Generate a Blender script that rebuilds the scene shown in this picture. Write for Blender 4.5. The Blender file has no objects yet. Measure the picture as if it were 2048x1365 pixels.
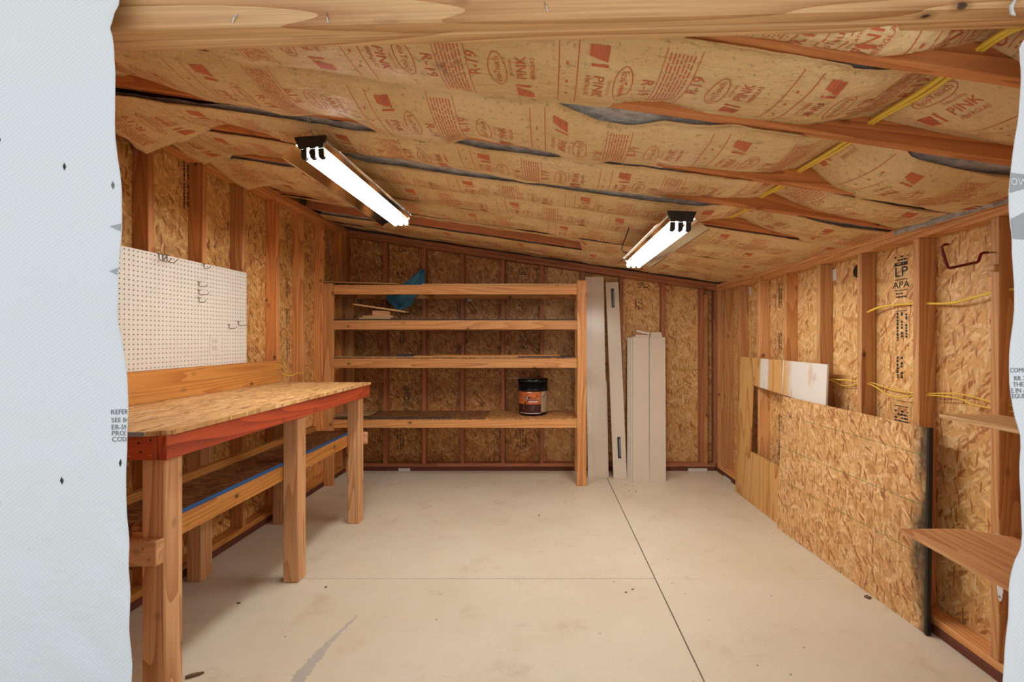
import bpy, bmesh, math, random
from mathutils import Vector, Matrix, noise as mnoise
random.seed(7)
V = Vector
sc = bpy.context.scene
COL = sc.collection

# ------------------------------------------------------------------ camera
F, CU, CV, CH = 915.0, 1100.0, 678.0, 1.40      # focal length (px), principal point, eye height
cam_d = bpy.data.cameras.new('camera'); cam = bpy.data.objects.new('camera', cam_d); COL.objects.link(cam)
cam_d.sensor_width = 36.0; cam_d.sensor_fit = 'HORIZONTAL'; cam_d.lens = F/2048*36.0
cam_d.shift_x = (1024-CU)/2048; cam_d.shift_y = (CV-682.5)/2048
cam_d.clip_start = 0.02; cam_d.clip_end = 200
cam.location = (0, 0, CH); cam.rotation_euler = (math.radians(90), 0, 0)
sc.camera = cam
# ------------------------------------------------------------------ sky, exposure
w = bpy.data.worlds.new('overcast_sky'); sc.world = w; w.use_nodes = True
bg = w.node_tree.nodes['Background']; bg.inputs[0].default_value = (0.88, 0.94, 1.0, 1); bg.inputs[1].default_value = 0.92
sun_d = bpy.data.lights.new('sun', 'SUN'); sun_d.energy = 6.0; sun_d.angle = math.radians(1.5); sun_d.color = (1, .97, .92)
sun = bpy.data.objects.new('sun', sun_d); COL.objects.link(sun); sun.rotation_euler = (math.radians(-38), math.radians(12), 0)   # high behind the shed: the drive is sunlit, the wrapped front is in open shade
sc.view_settings.view_transform = 'Standard'; sc.view_settings.look = 'None'
sc.view_settings.gamma = 1.0; sc.view_settings.use_curve_mapping = False
sc.view_settings.exposure = 0.0
TUBE_STRENGTH = 44.0
sc.cycles.max_bounces = 6; sc.cycles.diffuse_bounces = 4; sc.cycles.glossy_bounces = 3; sc.cycles.adaptive_threshold = 0.03
sc.cycles.sample_clamp_indirect = 6.0

# ------------------------------------------------------------------ node helpers
def new_mat(name):
    m = bpy.data.materials.new(name); m.use_nodes = True
    nt = m.node_tree; return m, nt, nt.nodes['Principled BSDF']
def nd(nt, t, **k):
    n = nt.nodes.new(t)
    for a, b in k.items(): setattr(n, a, b)
    return n
def setin(nt, sock, v):
    if hasattr(v, 'links') or isinstance(v, bpy.types.NodeSocket): nt.links.new(v, sock)
    else: sock.default_value = v
def c4(c): return (c[0], c[1], c[2], 1)
def srgb(r, g, b):
    f = lambda x: ((x/255+0.055)/1.055)**2.4 if x/255 > 0.04045 else x/255/12.92
    return (f(r), f(g), f(b))
def mth(nt, op, a, b=0.0, c=0.0):
    n = nd(nt, 'ShaderNodeMath', operation=op)
    setin(nt, n.inputs[0], a); setin(nt, n.inputs[1], b)
    if op in ('MULTIPLY_ADD', 'COMPARE', 'SMOOTH_MIN'): setin(nt, n.inputs[2], c)
    return n.outputs[0]
def vmth(nt, op, a, b):
    n = nd(nt, 'ShaderNodeVectorMath', operation=op); setin(nt, n.inputs[0], a); setin(nt, n.inputs[1], b); return n.outputs[0]
def mixc(nt, fac, a, b, mode='MIX'):
    n = nd(nt, 'ShaderNodeMix', data_type='RGBA', blend_type=mode)
    setin(nt, n.inputs[0], fac)
    setin(nt, n.inputs[6], c4(a) if isinstance(a, tuple) and len(a) == 3 else a)
    setin(nt, n.inputs[7], c4(b) if isinstance(b, tuple) and len(b) == 3 else b)
    return n.outputs[2]
def ramp(nt, fac, stops, interp='LINEAR'):
    n = nd(nt, 'ShaderNodeValToRGB'); cr = n.color_ramp; cr.interpolation = interp
    while len(cr.elements) < len(stops): cr.elements.new(0.5)
    for e, (p, c) in zip(cr.elements, stops):
        e.position = p; e.color = c4(c) if len(c) == 3 else c
    setin(nt, n.inputs[0], fac); return n.outputs[0]
def step(nt, v, lo, hi):
    n = nd(nt, 'ShaderNodeMapRange', interpolation_type='SMOOTHSTEP'); setin(nt, n.inputs[0], v)
    n.inputs[1].default_value = lo; n.inputs[2].default_value = hi; return n.outputs[0]
def mapping(nt, vec, scale=(1, 1, 1), rot=(0, 0, 0), loc=(0, 0, 0)):
    n = nd(nt, 'ShaderNodeMapping'); setin(nt, n.inputs[0], vec)
    n.inputs[1].default_value = loc; n.inputs[2].default_value = rot; n.inputs[3].default_value = scale; return n.outputs[0]
def noise(nt, vec, scale, detail=2, rough=.5, out='Fac'):
    n = nd(nt, 'ShaderNodeTexNoise'); setin(nt, n.inputs['Vector'], vec)
    n.inputs['Scale'].default_value = scale; n.inputs['Detail'].default_value = detail; n.inputs['Roughness'].default_value = rough
    return n.outputs[out]
def bump(nt, bsdf, h, strength=.3, dist=.002):
    b = nd(nt, 'ShaderNodeBump'); b.inputs['Strength'].default_value = strength; b.inputs['Distance'].default_value = dist
    setin(nt, b.inputs['Height'], h); nt.links.new(b.outputs[0], bsdf.inputs['Normal'])
def obj_coord(nt, jitter=True):
    tc = nd(nt, 'ShaderNodeTexCoord').outputs['Object']
    if not jitter: return tc, None
    r = nd(nt, 'ShaderNodeObjectInfo').outputs['Random']
    off = vmth(nt, 'SCALE', (13.7, 7.3, 9.1), (0, 0, 0)); off.node.inputs[3].default_value = 1.0
    setin(nt, off.node.inputs[3], r)
    return vmth(nt, 'ADD', tc, off), r

# ------------------------------------------------------------------ materials
def wood(name, light, dark, vary=0.22, ring=15, knots=True, rough=.62, hue=None, grain=.35, streaks=None):
    """sawn lumber, grain along the piece's own X"""
    m, nt, b = new_mat(name)
    co, rnd = obj_coord(nt)
    cn = noise(nt, mapping(nt, co, (.42, 6.5, 6.5)), 1.0, 1.2, .35)
    wave = mth(nt, 'FRACT', mth(nt, 'MULTIPLY', cn, ring))
    fine = noise(nt, mapping(nt, co, (3, 160, 160)), 1.0, 3, .6)
    big = noise(nt, mapping(nt, co, (1.2, 6, 6)), 1.0, 2, .5)
    col = mixc(nt, mth(nt, 'MULTIPLY', mth(nt, 'POWER', wave, 1.8), .9), light, dark)
    col = mixc(nt, mth(nt, 'MULTIPLY', step(nt, big, .35, .75), .45), col, tuple(x*y for x, y in zip(light, (1.12, 1.06, .95))))
    if hue: col = mixc(nt, mth(nt, 'MULTIPLY', mth(nt, 'FRACT', mth(nt, 'MULTIPLY', rnd, 7.31)), .75), col, mixc(nt, .85, col, hue, 'MULTIPLY'))
    col = mixc(nt, grain, col, mixc(nt, step(nt, fine, .3, .7), (.55, .45, .38), (1, 1, 1)), 'MULTIPLY')
    if streaks:
        sn = noise(nt, mapping(nt, co, (2.2, 14, 9)), 1.0, 4, .62)
        col = mixc(nt, mth(nt, 'MULTIPLY', step(nt, sn, .60, .74), .7), col, streaks)
    if knots:
        vo = nd(nt, 'ShaderNodeTexVoronoi', feature='F1'); setin(nt, vo.inputs['Vector'], mapping(nt, co, (6.0, 9, 9))); vo.inputs['Scale'].default_value = 1
        k = vo.outputs['Distance']
        col = mixc(nt, mth(nt, 'MULTIPLY', mth(nt, 'SUBTRACT', 1, step(nt, k, .08, .20)), .45), col, tuple(x*.45 for x in dark))
        col = mixc(nt, mth(nt, 'SUBTRACT', 1, step(nt, k, .05, .085)), col, tuple(x*.18 for x in dark))
    br = mth(nt, 'MULTIPLY_ADD', rnd, vary*2, 1-vary)
    col = mixc(nt, 1.0, col, nd(nt, 'ShaderNodeCombineColor').outputs[0], 'MULTIPLY')
    cc = col.node.inputs[7].links[0].from_node
    for i in range(3): setin(nt, cc.inputs[i], br)
    setin(nt, b.inputs['Base Color'], col); b.inputs['Roughness'].default_value = rough
    bump(nt, b, fine, .25, .0015)
    return m

def osb(name, pale, mid, dark, size=1.0, dull=0.0, extra=None, long_=1.0, rough=.6):
    m, nt, b = new_mat(name)
    co, rnd = obj_coord(nt)
    wrp = noise(nt, co, 9/size, 2, .5, 'Color')
    wv = vmth(nt, 'SCALE', vmth(nt, 'SUBTRACT', wrp, (.5, .5, .5)), (0, 0, 0)); wv.node.inputs[3].default_value = .035*size
    co2 = vmth(nt, 'ADD', co, wv)
    col = None; h = None
    for i, (ang, L, W, thr) in enumerate(((.35, .10, .03, 0), (1.95, .085, .022, .45), (1.15, .08, .018, .52), (2.75, .09, .02, .55), (.75, .06, .012, .6), (1.57, .055, .009, .74))):
        if long_ > 1: ang = (ang-1.55)*.3
        r = mapping(nt, mapping(nt, co2, rot=(0, 0, ang)), (1/(L*size*long_), 1/(W*size), .01), loc=(i*3.3, i*1.7, 0))
        vo = nd(nt, 'ShaderNodeTexVoronoi', voronoi_dimensions='2D', feature='F1'); setin(nt, vo.inputs['Vector'], r); vo.inputs['Scale'].default_value = 1
        sp = nd(nt, 'ShaderNodeSeparateColor'); setin(nt, sp.inputs[0], vo.outputs['Color'])
        dk = dark if i >= 4 else tuple(.55*a_+.45*b_ for a_, b_ in zip(mid, dark))
        fl = ramp(nt, sp.outputs[1], [(0, dk), (.10, dk), (.26, mid), (.6, tuple(x*1.12 for x in mid)), (.85, pale), (1, tuple(min(1, x*1.12) for x in pale))])
        edge = step(nt, vo.outputs['Distance'], .35, .75)
        fl = mixc(nt, mth(nt, 'MULTIPLY', edge, .22), fl, tuple(x*.55 for x in dark))
        if col is None: col = fl; h = sp.outputs[0]
        else:
            f = mth(nt, 'GREATER_THAN', sp.outputs[0], thr)
            col = mixc(nt, f, col, fl)
    big = noise(nt, co, 1.6, 2)
    col = mixc(nt, .5, col, mixc(nt, step(nt, big, .3, .7), (.78, .74, .7), (1.0, 1.0, 1.0)), 'MULTIPLY')
    if extra: col = extra(nt, col)
    setin(nt, b.inputs['Base Color'], col); b.inputs['Roughness'].default_value = rough
    return m

def plain(name, c, rough=.5, metal=0.0, spec=.5, spots=0.0, spot_col=(.2, .15, .1), spot_scale=30):
    m, nt, b = new_mat(name)
    co, rnd = obj_coord(nt)
    n = noise(nt, co, spot_scale, 3, .6)
    col = mixc(nt, mth(nt, 'MULTIPLY', step(nt, n, .62, .78), spots), c, spot_col)
    n2 = noise(nt, co, 3.0, 2, .5)
    col = mixc(nt, .25, col, mixc(nt, n2, (.75, .75, .75), (1, 1, 1)), 'MULTIPLY')
    setin(nt, b.inputs['Base Color'], col); b.inputs['Roughness'].default_value = rough; b.inputs['Metallic'].default_value = metal
    b.inputs['Specular IOR Level'].default_value = spec
    return m

M = {}
M['stud_honey'] = wood('honey_stud_lumber', srgb(226, 174, 116), srgb(186, 118, 62), hue=(.92, .78, .64))
M['stud_orange'] = wood('orange_stud_lumber', srgb(222, 162, 98), srgb(178, 104, 52), hue=(.86, .68, .52))
M['stud_brown'] = wood('brown_stud_lumber', srgb(190, 126, 86), srgb(150, 88, 54), vary=.12, knots=False)
M['rafter'] = wood('rafter_lumber', srgb(214, 144, 86), srgb(166, 94, 48), vary=.12)
M['header'] = wood('header_lumber', srgb(228, 184, 130), srgb(178, 116, 66), vary=.06, ring=16, grain=.45, streaks=srgb(140, 82, 50))
M['shelf'] = wood('shelf_lumber', srgb(222, 164, 102), srgb(178, 110, 56), vary=.12)
M['leg'] = wood('leg_lumber', srgb(230, 180, 130), srgb(184, 124, 78), vary=.08, ring=18)
M['ledger'] = wood('ledger_lumber', srgb(218, 154, 76), srgb(180, 108, 44), vary=.08)
M['red_stain'] = wood('red_stained_lumber', srgb(194, 84, 42), srgb(126, 38, 16), vary=.08, ring=13)
M['pale_wood'] = wood('pale_offcut_wood', srgb(220, 184, 132), srgb(184, 134, 82), vary=.15, knots=False)
M['shelf_ply'] = wood('shelf_plywood', srgb(216, 166, 112), srgb(176, 112, 66), vary=.05, ring=11, knots=False)
M['sill'] = plain('dark_treated_sill', srgb(104, 52, 34), .7, spots=.6, spot_col=(.02, .012, .01))
M['osb_right'] = osb('wall_osb_honey', srgb(238, 202, 142), srgb(222, 172, 106), srgb(178, 114, 58))
M['osb_left'] = osb('wall_osb_amber', srgb(232, 190, 124), srgb(208, 154, 86), srgb(150, 92, 42))
M['osb_back'] = osb('wall_osb_brown', srgb(220, 172, 108), srgb(188, 130, 72), srgb(138, 84, 40))
M['osb_bench'] = osb('bench_osb', srgb(232, 196, 140), srgb(208, 160, 100), srgb(152, 100, 52), long_=2.0, size=.8)
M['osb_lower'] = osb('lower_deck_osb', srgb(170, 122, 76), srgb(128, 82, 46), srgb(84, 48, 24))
def chalk_and_stain(nt, col):
    tc, _ = obj_coord(nt, False)
    sp = nd(nt, 'ShaderNodeSeparateXYZ'); setin(nt, sp.inputs[0], tc)
    n = noise(nt, mapping(nt, tc, (9, 3.5, 3)), 1.0, 4, .65)
    d = mth(nt, 'ADD', sp.outputs[0], mth(nt, 'MULTIPLY', mth(nt, 'SUBTRACT', n, .5), .22))
    col = mixc(nt, mth(nt, 'MULTIPLY', step(nt, d, 1.12, 1.22), .93), col, srgb(42, 30, 20))
    for y in (.36, .60, .84):     # chalk snap lines
        f = mth(nt, 'LESS_THAN', mth(nt, 'ABSOLUTE', mth(nt, 'SUBTRACT', sp.outputs[1], y)), .0022)
        f = mth(nt, 'MULTIPLY', f, mth(nt, 'GREATER_THAN', noise(nt, tc, 45, 2), .42))
        col = mixc(nt, mth(nt, 'MULTIPLY', f, .8), col, srgb(88, 112, 52))
    return col
M['osb_leaning'] = osb('leaning_osb', srgb(236, 200, 146), srgb(216, 166, 106), srgb(168, 106, 56), size=.9, extra=chalk_and_stain)

def make_plywood():
    m, nt, b = new_mat('weathered_plywood')
    tc, _ = obj_coord(nt, False)
    sp = nd(nt, 'ShaderNodeSeparateXYZ'); setin(nt, sp.inputs[0], tc)
    wave = mth(nt, 'FRACT', mth(nt, 'MULTIPLY', noise(nt, mapping(nt, tc, (4.2, .55, 1)), 1.0, 2.0, .5), 9))
    fine = noise(nt, mapping(nt, tc, (70, 3, 70)), 1, 3)
    col = ramp(nt, wave, [(0, srgb(222, 176, 110)), (.6, srgb(220, 172, 104)), (.9, srgb(200, 142, 76)), (1, srgb(168, 108, 52))])
    col = mixc(nt, .3, col, mixc(nt, fine, (.6, .5, .4), (1, 1, 1)), 'MULTIPLY')
    n = noise(nt, mapping(nt, tc, (5, 2.5, 3)), 1.0, 3, .6)
    x = sp.outputs[0]; y = sp.outputs[1]
    up = step(nt, mth(nt, 'ADD', y, mth(nt, 'MULTIPLY', n, .04)), .93, .97)
    right = step(nt, mth(nt, 'ADD', x, mth(nt, 'MULTIPLY', n, .12)), .80, .95)
    left = mth(nt, 'MULTIPLY', step(nt, x, .36, .41), mth(nt, 'SUBTRACT', 1, step(nt, x, .50, .54)))
    f = mth(nt, 'MULTIPLY', up, mth(nt, 'MAXIMUM', right, left))
    f = mth(nt, 'MAXIMUM', f, mth(nt, 'MULTIPLY', mth(nt, 'LESS_THAN', mth(nt, 'ABSOLUTE', mth(nt, 'SUBTRACT', x, .74)), .007), up))
    f = mth(nt, 'MULTIPLY', f, step(nt, n, .25, .45))
    col = mixc(nt, f, col, srgb(232, 226, 214))
    setin(nt, b.inputs['Base Color'], col); b.inputs['Roughness'].default_value = .6
    return m
M['plywood'] = make_plywood()

def make_floor():
    m, nt, b = new_mat('painted_concrete')
    g = nd(nt, 'ShaderNodeNewGeometry').outputs['Position']
    big = noise(nt, g, 1.1, 4, .6); mid = noise(nt, g, 3.5, 5, .65); fin = noise(nt, g, 60, 3, .6)
    col = mixc(nt, step(nt, big, .35, .7), srgb(232, 223, 200), srgb(222, 211, 184))
    col = mixc(nt, mth(nt, 'MULTIPLY', step(nt, mid, .54, .76), .5), col, srgb(200, 178, 144))
    sm = noise(nt, mapping(nt, g, (1.2, 3.2, 1)), 2.2, 5, .7)
    col = mixc(nt, mth(nt, 'MULTIPLY', step(nt, sm, .60, .80), .42), col, srgb(172, 150, 118))
    col = mixc(nt, .18, col, mixc(nt, fin, (.7, .68, .65), (1.1, 1.1, 1.1)), 'MULTIPLY')
    sc_ = nd(nt, 'ShaderNodeTexVoronoi', feature='F1'); setin(nt, sc_.inputs['Vector'], g); sc_.inputs['Scale'].default_value = 9
    col = mixc(nt, mth(nt, 'MULTIPLY', mth(nt, 'SUBTRACT', 1, step(nt, sc_.outputs['Distance'], .03, .06)), .75), col, srgb(96, 78, 58))
    setin(nt, b.inputs['Base Color'], col); b.inputs['Roughness'].default_value = .5
    b.inputs['Specular IOR Level'].default_value = .35
    return m
M['floor'] = make_floor()
M['joint'] = plain('joint_dirt', srgb(92, 78, 62), .9, spots=.8, spot_col=(.02, .015, .01), spot_scale=25)
M['joint_pale'] = plain('pale_joint_filler', srgb(204, 198, 188), .8, spots=1, spot_col=(.02, .02, .02), spot_scale=22)
M['patch'] = plain('grey_crack_repair', srgb(194, 188, 176), .8, spots=.8, spot_col=srgb(214, 208, 196), spot_scale=60)

def make_kraft():
    m, nt, b = new_mat('kraft_paper_facing')
    co, rnd = obj_coord(nt)
    g = nd(nt, 'ShaderNodeNewGeometry').outputs['Position']
    big = noise(nt, g, 2.2, 4, .6); speck = noise(nt, mapping(nt, g, (1, 1, 1)), 55, 3, .7); mold = noise(nt, g, 4.5, 4, .7)
    col = mixc(nt, step(nt, big, .3, .7), srgb(222, 186, 128), srgb(236, 204, 152))
    col = mixc(nt, mth(nt, 'MULTIPLY', step(nt, speck, .57, .70), .5), col, srgb(120, 96, 66))
    f = mth(nt, 'MULTIPLY', step(nt, mold, .54, .72), step(nt, noise(nt, g, 38, 3, .7), .42, .66))
    col = mixc(nt, mth(nt, 'MULTIPLY', f, .65), col, srgb(78, 66, 50))
    setin(nt, b.inputs['Base Color'], col); b.inputs['Roughness'].default_value = .55
    cre = noise(nt, mapping(nt, g, (5, 9, 5)), 1.6, 4, .6)
    bump(nt, b, cre, .8, .025)
    return m
M['kraft'] = make_kraft()
M['print_red'] = plain('red_print', srgb(210, 108, 70), .6)
def make_wool():
    m, nt, b = new_mat('fiberglass_wool')
    g = nd(nt, 'ShaderNodeNewGeometry').outputs['Position']
    a = noise(nt, mapping(nt, g, (14, 26, 26)), 1, 5, .7); f = noise(nt, mapping(nt, g, (40, 140, 140)), 1, 3, .7)
    col = ramp(nt, a, [(.3, srgb(158, 152, 146)), (.5, srgb(210, 204, 198)), (.7, srgb(236, 230, 226))])
    col = mixc(nt, .4, col, mixc(nt, f, (.5, .48, .46), (1, 1, 1)), 'MULTIPLY')
    setin(nt, b.inputs['Base Color'], col); b.inputs['Roughness'].default_value = .95
    bump(nt, b, mth(nt, 'ADD', a, mth(nt, 'MULTIPLY', f, .3)), .9, .03)
    return m
M['wool'] = make_wool()
def make_wrap():
    m, nt, b = new_mat('woven_house_wrap')
    co, _ = obj_coord(nt, False)
    r = mapping(nt, co, rot=(0, math.radians(38), 0))
    wv = nd(nt, 'ShaderNodeTexWave', bands_direction='Z'); setin(nt, wv.inputs['Vector'], r); wv.inputs['Scale'].default_value = 42; wv.inputs['Distortion'].default_value = .4
    n = noise(nt, mapping(nt, co, (2.5, 1, 5)), 1.3, 4, .6)
    col = mixc(nt, mth(nt, 'MULTIPLY', wv.outputs['Fac'], .35), srgb(232, 236, 239), srgb(206, 213, 219))
    setin(nt, b.inputs['Base Color'], col); b.inputs['Roughness'].default_value = .42
    bump(nt, b, mth(nt, 'ADD', mth(nt, 'MULTIPLY', n, 1.0), mth(nt, 'MULTIPLY', wv.outputs['Fac'], .02)), .35, .02)
    return m
M['wrap'] = make_wrap()
M['ink'] = plain('black_ink', (.012, .011, .012), .6)
M['ink_grey'] = plain('grey_ink', srgb(112, 114, 118), .6)
M['ink_light'] = plain('light_grey_ink', srgb(168, 172, 176), .6)
M['white_ink'] = plain('white_ink', srgb(232, 236, 240), .6)
M['white_label'] = plain('white_label', srgb(228, 226, 222), .5)
M['pegboard'] = plain('cream_pegboard', srgb(232, 226, 212), .45)
M['steel'] = plain('dark_wire_steel', srgb(150, 140, 128), .35, .8)
M['bright_steel'] = plain('bright_steel', srgb(215, 215, 215), .25, 1.0)
M['cream_panel'] = plain('cream_laminate', srgb(224, 212, 192), .28, spots=.12, spot_col=srgb(150, 120, 90), spot_scale=14)
M['cream_edge'] = plain('pale_panel_edge', srgb(214, 206, 192), .5)
M['slot_dark'] = plain('dark_slot_plastic', srgb(38, 40, 42), .4)
M['slot_grey'] = plain('grey_slot_plastic', srgb(140, 148, 152), .35)
M['blue_paint'] = plain('blue_painted_edge', srgb(32, 92, 152), .6, spots=.3, spot_col=(.02, .03, .05))
M['grey_paint'] = plain('grey_painted_edge', srgb(150, 150, 150), .7, spots=.5, spot_col=(.1, .1, .1))
M['black_edge'] = plain('black_tarred_edge', srgb(26, 26, 24), .55, spots=.5, spot_col=srgb(70, 66, 56), spot_scale=50)
M['charcoal'] = plain('charcoal_felt', srgb(58, 60, 62), .8)
M['cardboard'] = plain('brown_cardboard', srgb(186, 146, 98), .8)
M['blue_cloth'] = plain('teal_blue_cloth', srgb(72, 138, 170), .75)
M['tube'] = None
M['reflector'] = plain('polished_reflector', srgb(238, 220, 184), .09, 1.0)
M['black_plastic'] = plain('black_plastic', srgb(30, 27, 24), .4)
M['pail'] = plain('glossy_black_pail', srgb(14, 15, 18), .18)
M['pail_orange'] = wood('pail_label_orange', srgb(206, 112, 52), srgb(150, 62, 24), vary=.02, ring=9)
M['pail_brown'] = plain('pail_label_brown', srgb(66, 24, 18), .4)
M['pail_beige'] = plain('pail_label_beige', srgb(176, 158, 128), .5, spots=.4, spot_col=srgb(90, 80, 64), spot_scale=120)
M['yellow_cable'] = plain('yellow_cable', srgb(244, 208, 78), .4)
M['red_metal'] = plain('red_vinyl_hook', srgb(122, 18, 22), .35)
M['white_metal'] = plain('white_enamel', srgb(230, 232, 230), .35)
M['bark'] = plain('bark_bits', srgb(110, 88, 66), .9, spots=.6, spot_col=(.04, .03, .02), spot_scale=80)
M['outside'] = plain('driveway_concrete', srgb(196, 190, 182), .8, spots=.3, spot_col=srgb(140, 132, 122), spot_scale=4)
M['siding'] = plain('outer_siding', srgb(150, 140, 126), .8)
mt, nt_, b_ = new_mat('lit_fluorescent_tube')
b_.inputs['Base Color'].default_value = (1, 1, 1, 1); b_.inputs['Emission Color'].default_value = (.97, .97, 1.0, 1); b_.inputs['Emission Strength'].default_value = TUBE_STRENGTH
M['tube'] = mt

# ------------------------------------------------------------------ mesh helpers
WM = {}
def link(o, parent=None, mat=None, world=None):
    COL.objects.link(o)
    world = world or Matrix.Identity(4)
    WM[o] = world
    if parent is not None:
        o.parent = parent; o.matrix_basis = WM[parent].inverted() @ world
    else: o.matrix_basis = world
    if mat is not None: o.data.materials.append(M[mat] if isinstance(mat, str) else mat)
    return o
def tag(o, label=None, cat=None, group=None, kind=None):
    if label: o['label'] = label
    if cat: o['category'] = cat
    if group: o['group'] = group
    if kind: o['kind'] = kind
    return o
def thing(name, loc, label, cat, group=None):
    o = bpy.data.objects.new(name, None); o.empty_display_size = .1
    link(o, None, None, Matrix.Translation(V(loc))); return tag(o, label, cat, group)
class MB:
    def __init__(s): s.v = []; s.f = []
    def add(s, vs, fs):
        n = len(s.v); s.v += [tuple(x) for x in vs]; s.f += [tuple(i+n for i in f) for f in fs]; return s
    def box(s, x0, x1, y0, y1, z0, z1, mat4=None):
        vs = [V((x, y, z)) for z in (z0, z1) for y in (y0, y1) for x in (x0, x1)]
        if mat4 is not None: vs = [mat4 @ p for p in vs]
        return s.add(vs, [(0, 2, 3, 1), (4, 5, 7, 6), (0, 1, 5, 4), (2, 6, 7, 3), (0, 4, 6, 2), (1, 3, 7, 5)])
    def prism(s, poly, d0, d1, fn):
        """poly of 2D points, extruded between d0 and d1; fn(a,b,d)->xyz"""
        n = len(poly)
        vs = [fn(a, b, d0) for a, b in poly] + [fn(a, b, d1) for a, b in poly]
        return s.add(vs, [tuple(range(n))[::-1], tuple(range(n, 2*n))] + [(i, (i+1) % n, n+(i+1) % n, n+i) for i in range(n)])
    def tube(s, pts, r, seg=8, closed=False):
        pts = [V(p) for p in pts]; n = len(pts); rings = []
        up = V((.13, .27, .95)).normalized()
        for i, p in enumerate(pts):
            a = pts[(i-1) % n] if (closed or i > 0) else p
            c = pts[(i+1) % n] if (closed or i < n-1) else p
            t = (c-a).normalized()
            x = t.cross(up)
            if x.length < .05: x = t.cross(V((1, .1, 0)))
            x.normalize(); y = t.cross(x)
            rr = r[i] if isinstance(r, (list, tuple)) else r
            rings.append([p + x*math.cos(2*math.pi*k/seg)*rr + y*math.sin(2*math.pi*k/seg)*rr for k in range(seg)])
        vs = [q for R in rings for q in R]; fs = []
        for i in range(n if closed else n-1):
            j = (i+1) % n
            for k in range(seg):
                l = (k+1) % seg; fs.append((i*seg+k, i*seg+l, j*seg+l, j*seg+k))
        if not closed: fs += [tuple(range(seg))[::-1], tuple((n-1)*seg+k for k in range(seg))]
        return s.add(vs, fs)
    def lathe(s, prof, c=(0, 0, 0), seg=32):
        vs = [(c[0]+r*math.cos(2*math.pi*k/seg), c[1]+r*math.sin(2*math.pi*k/seg), c[2]+z) for r, z in prof for k in range(seg)]
        fs = [(i*seg+k, i*seg+(k+1) % seg, (i+1)*seg+(k+1) % seg, (i+1)*seg+k) for i in range(len(prof)-1) for k in range(seg)]
        fs += [tuple(range(seg))[::-1], tuple((len(prof)-1)*seg+k for k in range(seg))]
        return s.add(vs, fs)
    def grid(s, nu, nv, fn, skip=None):
        n = len(s.v)
        s.v += [tuple(fn(i/(nu-1), j/(nv-1))) for j in range(nv) for i in range(nu)]
        s.f += [(n+j*nu+i, n+j*nu+i+1, n+(j+1)*nu+i+1, n+(j+1)*nu+i) for j in range(nv-1) for i in range(nu-1)]
        return s
    def mesh(s, name, smooth=False):
        me = bpy.data.meshes.new(name); me.from_pydata(s.v, [], s.f); me.update()
        bm = bmesh.new(); bm.from_mesh(me); bmesh.ops.recalc_face_normals(bm, faces=bm.faces); bm.to_mesh(me); bm.free()
        if smooth:
            for p in me.polygons: p.use_smooth = True
        return me
    def build(s, name, mat, parent=None, smooth=False, world=None):
        return link(bpy.data.objects.new(name, s.mesh(name, smooth)), parent, mat, world)
def solid(o, t, off=0):
    md = o.modifiers.new('thickness', 'SOLIDIFY'); md.thickness = t; md.offset = off; return o
BOXC = {}
def box_mesh(L, W, T, bev):
    key = (round(L, 4), round(W, 4), round(T, 4), bev)
    if key in BOXC: return BOXC[key]
    me = bpy.data.meshes.new('board'); bm = bmesh.new()
    bmesh.ops.create_cube(bm, size=1.0)
    for v in bm.verts: v.co = V(((v.co.x+.5)*L, (v.co.y+.5)*W, (v.co.z+.5)*T))
    if bev > 0: bmesh.ops.bevel(bm, geom=bm.edges[:], offset=min(bev, T*.3), segments=1, affect='EDGES', profile=.7)
    bm.to_mesh(me); bm.free(); BOXC[key] = me; return me
def frame(org, ax, ay):
    ax = V(ax).normalized(); ay = V(ay); ay = (ay - ax*ay.dot(ax)).normalized(); az = ax.cross(ay)
    m = Matrix.Identity(4)
    for i in range(3): m[i][0] = ax[i]; m[i][1] = ay[i]; m[i][2] = az[i]; m[i][3] = org[i]
    return m
def piece(name, org, ax, ay, size, mat, parent=None, bev=.003):
    key = box_mesh(*size, bev)
    me = key if not key.materials or key.materials[0] == M[mat] else key.copy()
    o = bpy.data.objects.new(name, me)
    if not me.materials: me.materials.append(M[mat])
    elif me.materials[0] != M[mat]: me.materials[0] = M[mat]
    return link(o, parent, None, frame(org, ax, ay))
def lum(name, axis, x0, x1, y0, y1, z0, z1, mat, parent=None, bev=.003):
    if axis == 'X': return piece(name, (x0, y0, z0), (1, 0, 0), (0, 1, 0), (x1-x0, y1-y0, z1-z0), mat, parent, bev)
    if axis == 'Y': return piece(name, (x0, y0, z0), (0, 1, 0), (0, 0, 1), (y1-y0, z1-z0, x1-x0), mat, parent, bev)
    return piece(name, (x0, y0, z0), (0, 0, 1), (1, 0, 0), (z1-z0, x1-x0, y1-y0), mat, parent, bev)
def ppx(u, v, Y): return V(((u-CU)/F*Y, Y, CH+(CV-v)/F*Y))     # a point read off the photograph at depth Y
TXT = {}
def text2d(s):
    if s in TXT: return TXT[s]
    cu = bpy.data.curves.new('t', 'FONT'); cu.body = s; cu.size = 1; cu.align_x = 'CENTER'; cu.align_y = 'CENTER'; cu.resolution_u = 2
    o = bpy.data.objects.new('t', cu); COL.objects.link(o)
    me = bpy.data.meshes.new_from_object(o)
    r = ([(v.co.x, v.co.y) for v in me.vertices], [tuple(p.vertices) for p in me.polygons])
    bpy.data.objects.remove(o); bpy.data.curves.remove(cu); bpy.data.meshes.remove(me); TXT[s] = r; return r
def flat_text(mb, s, size, fn, wide=1.0):
    vs, fs = text2d(s); mb.add([fn(x*size*wide, y*size) for x, y in vs], fs)

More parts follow.
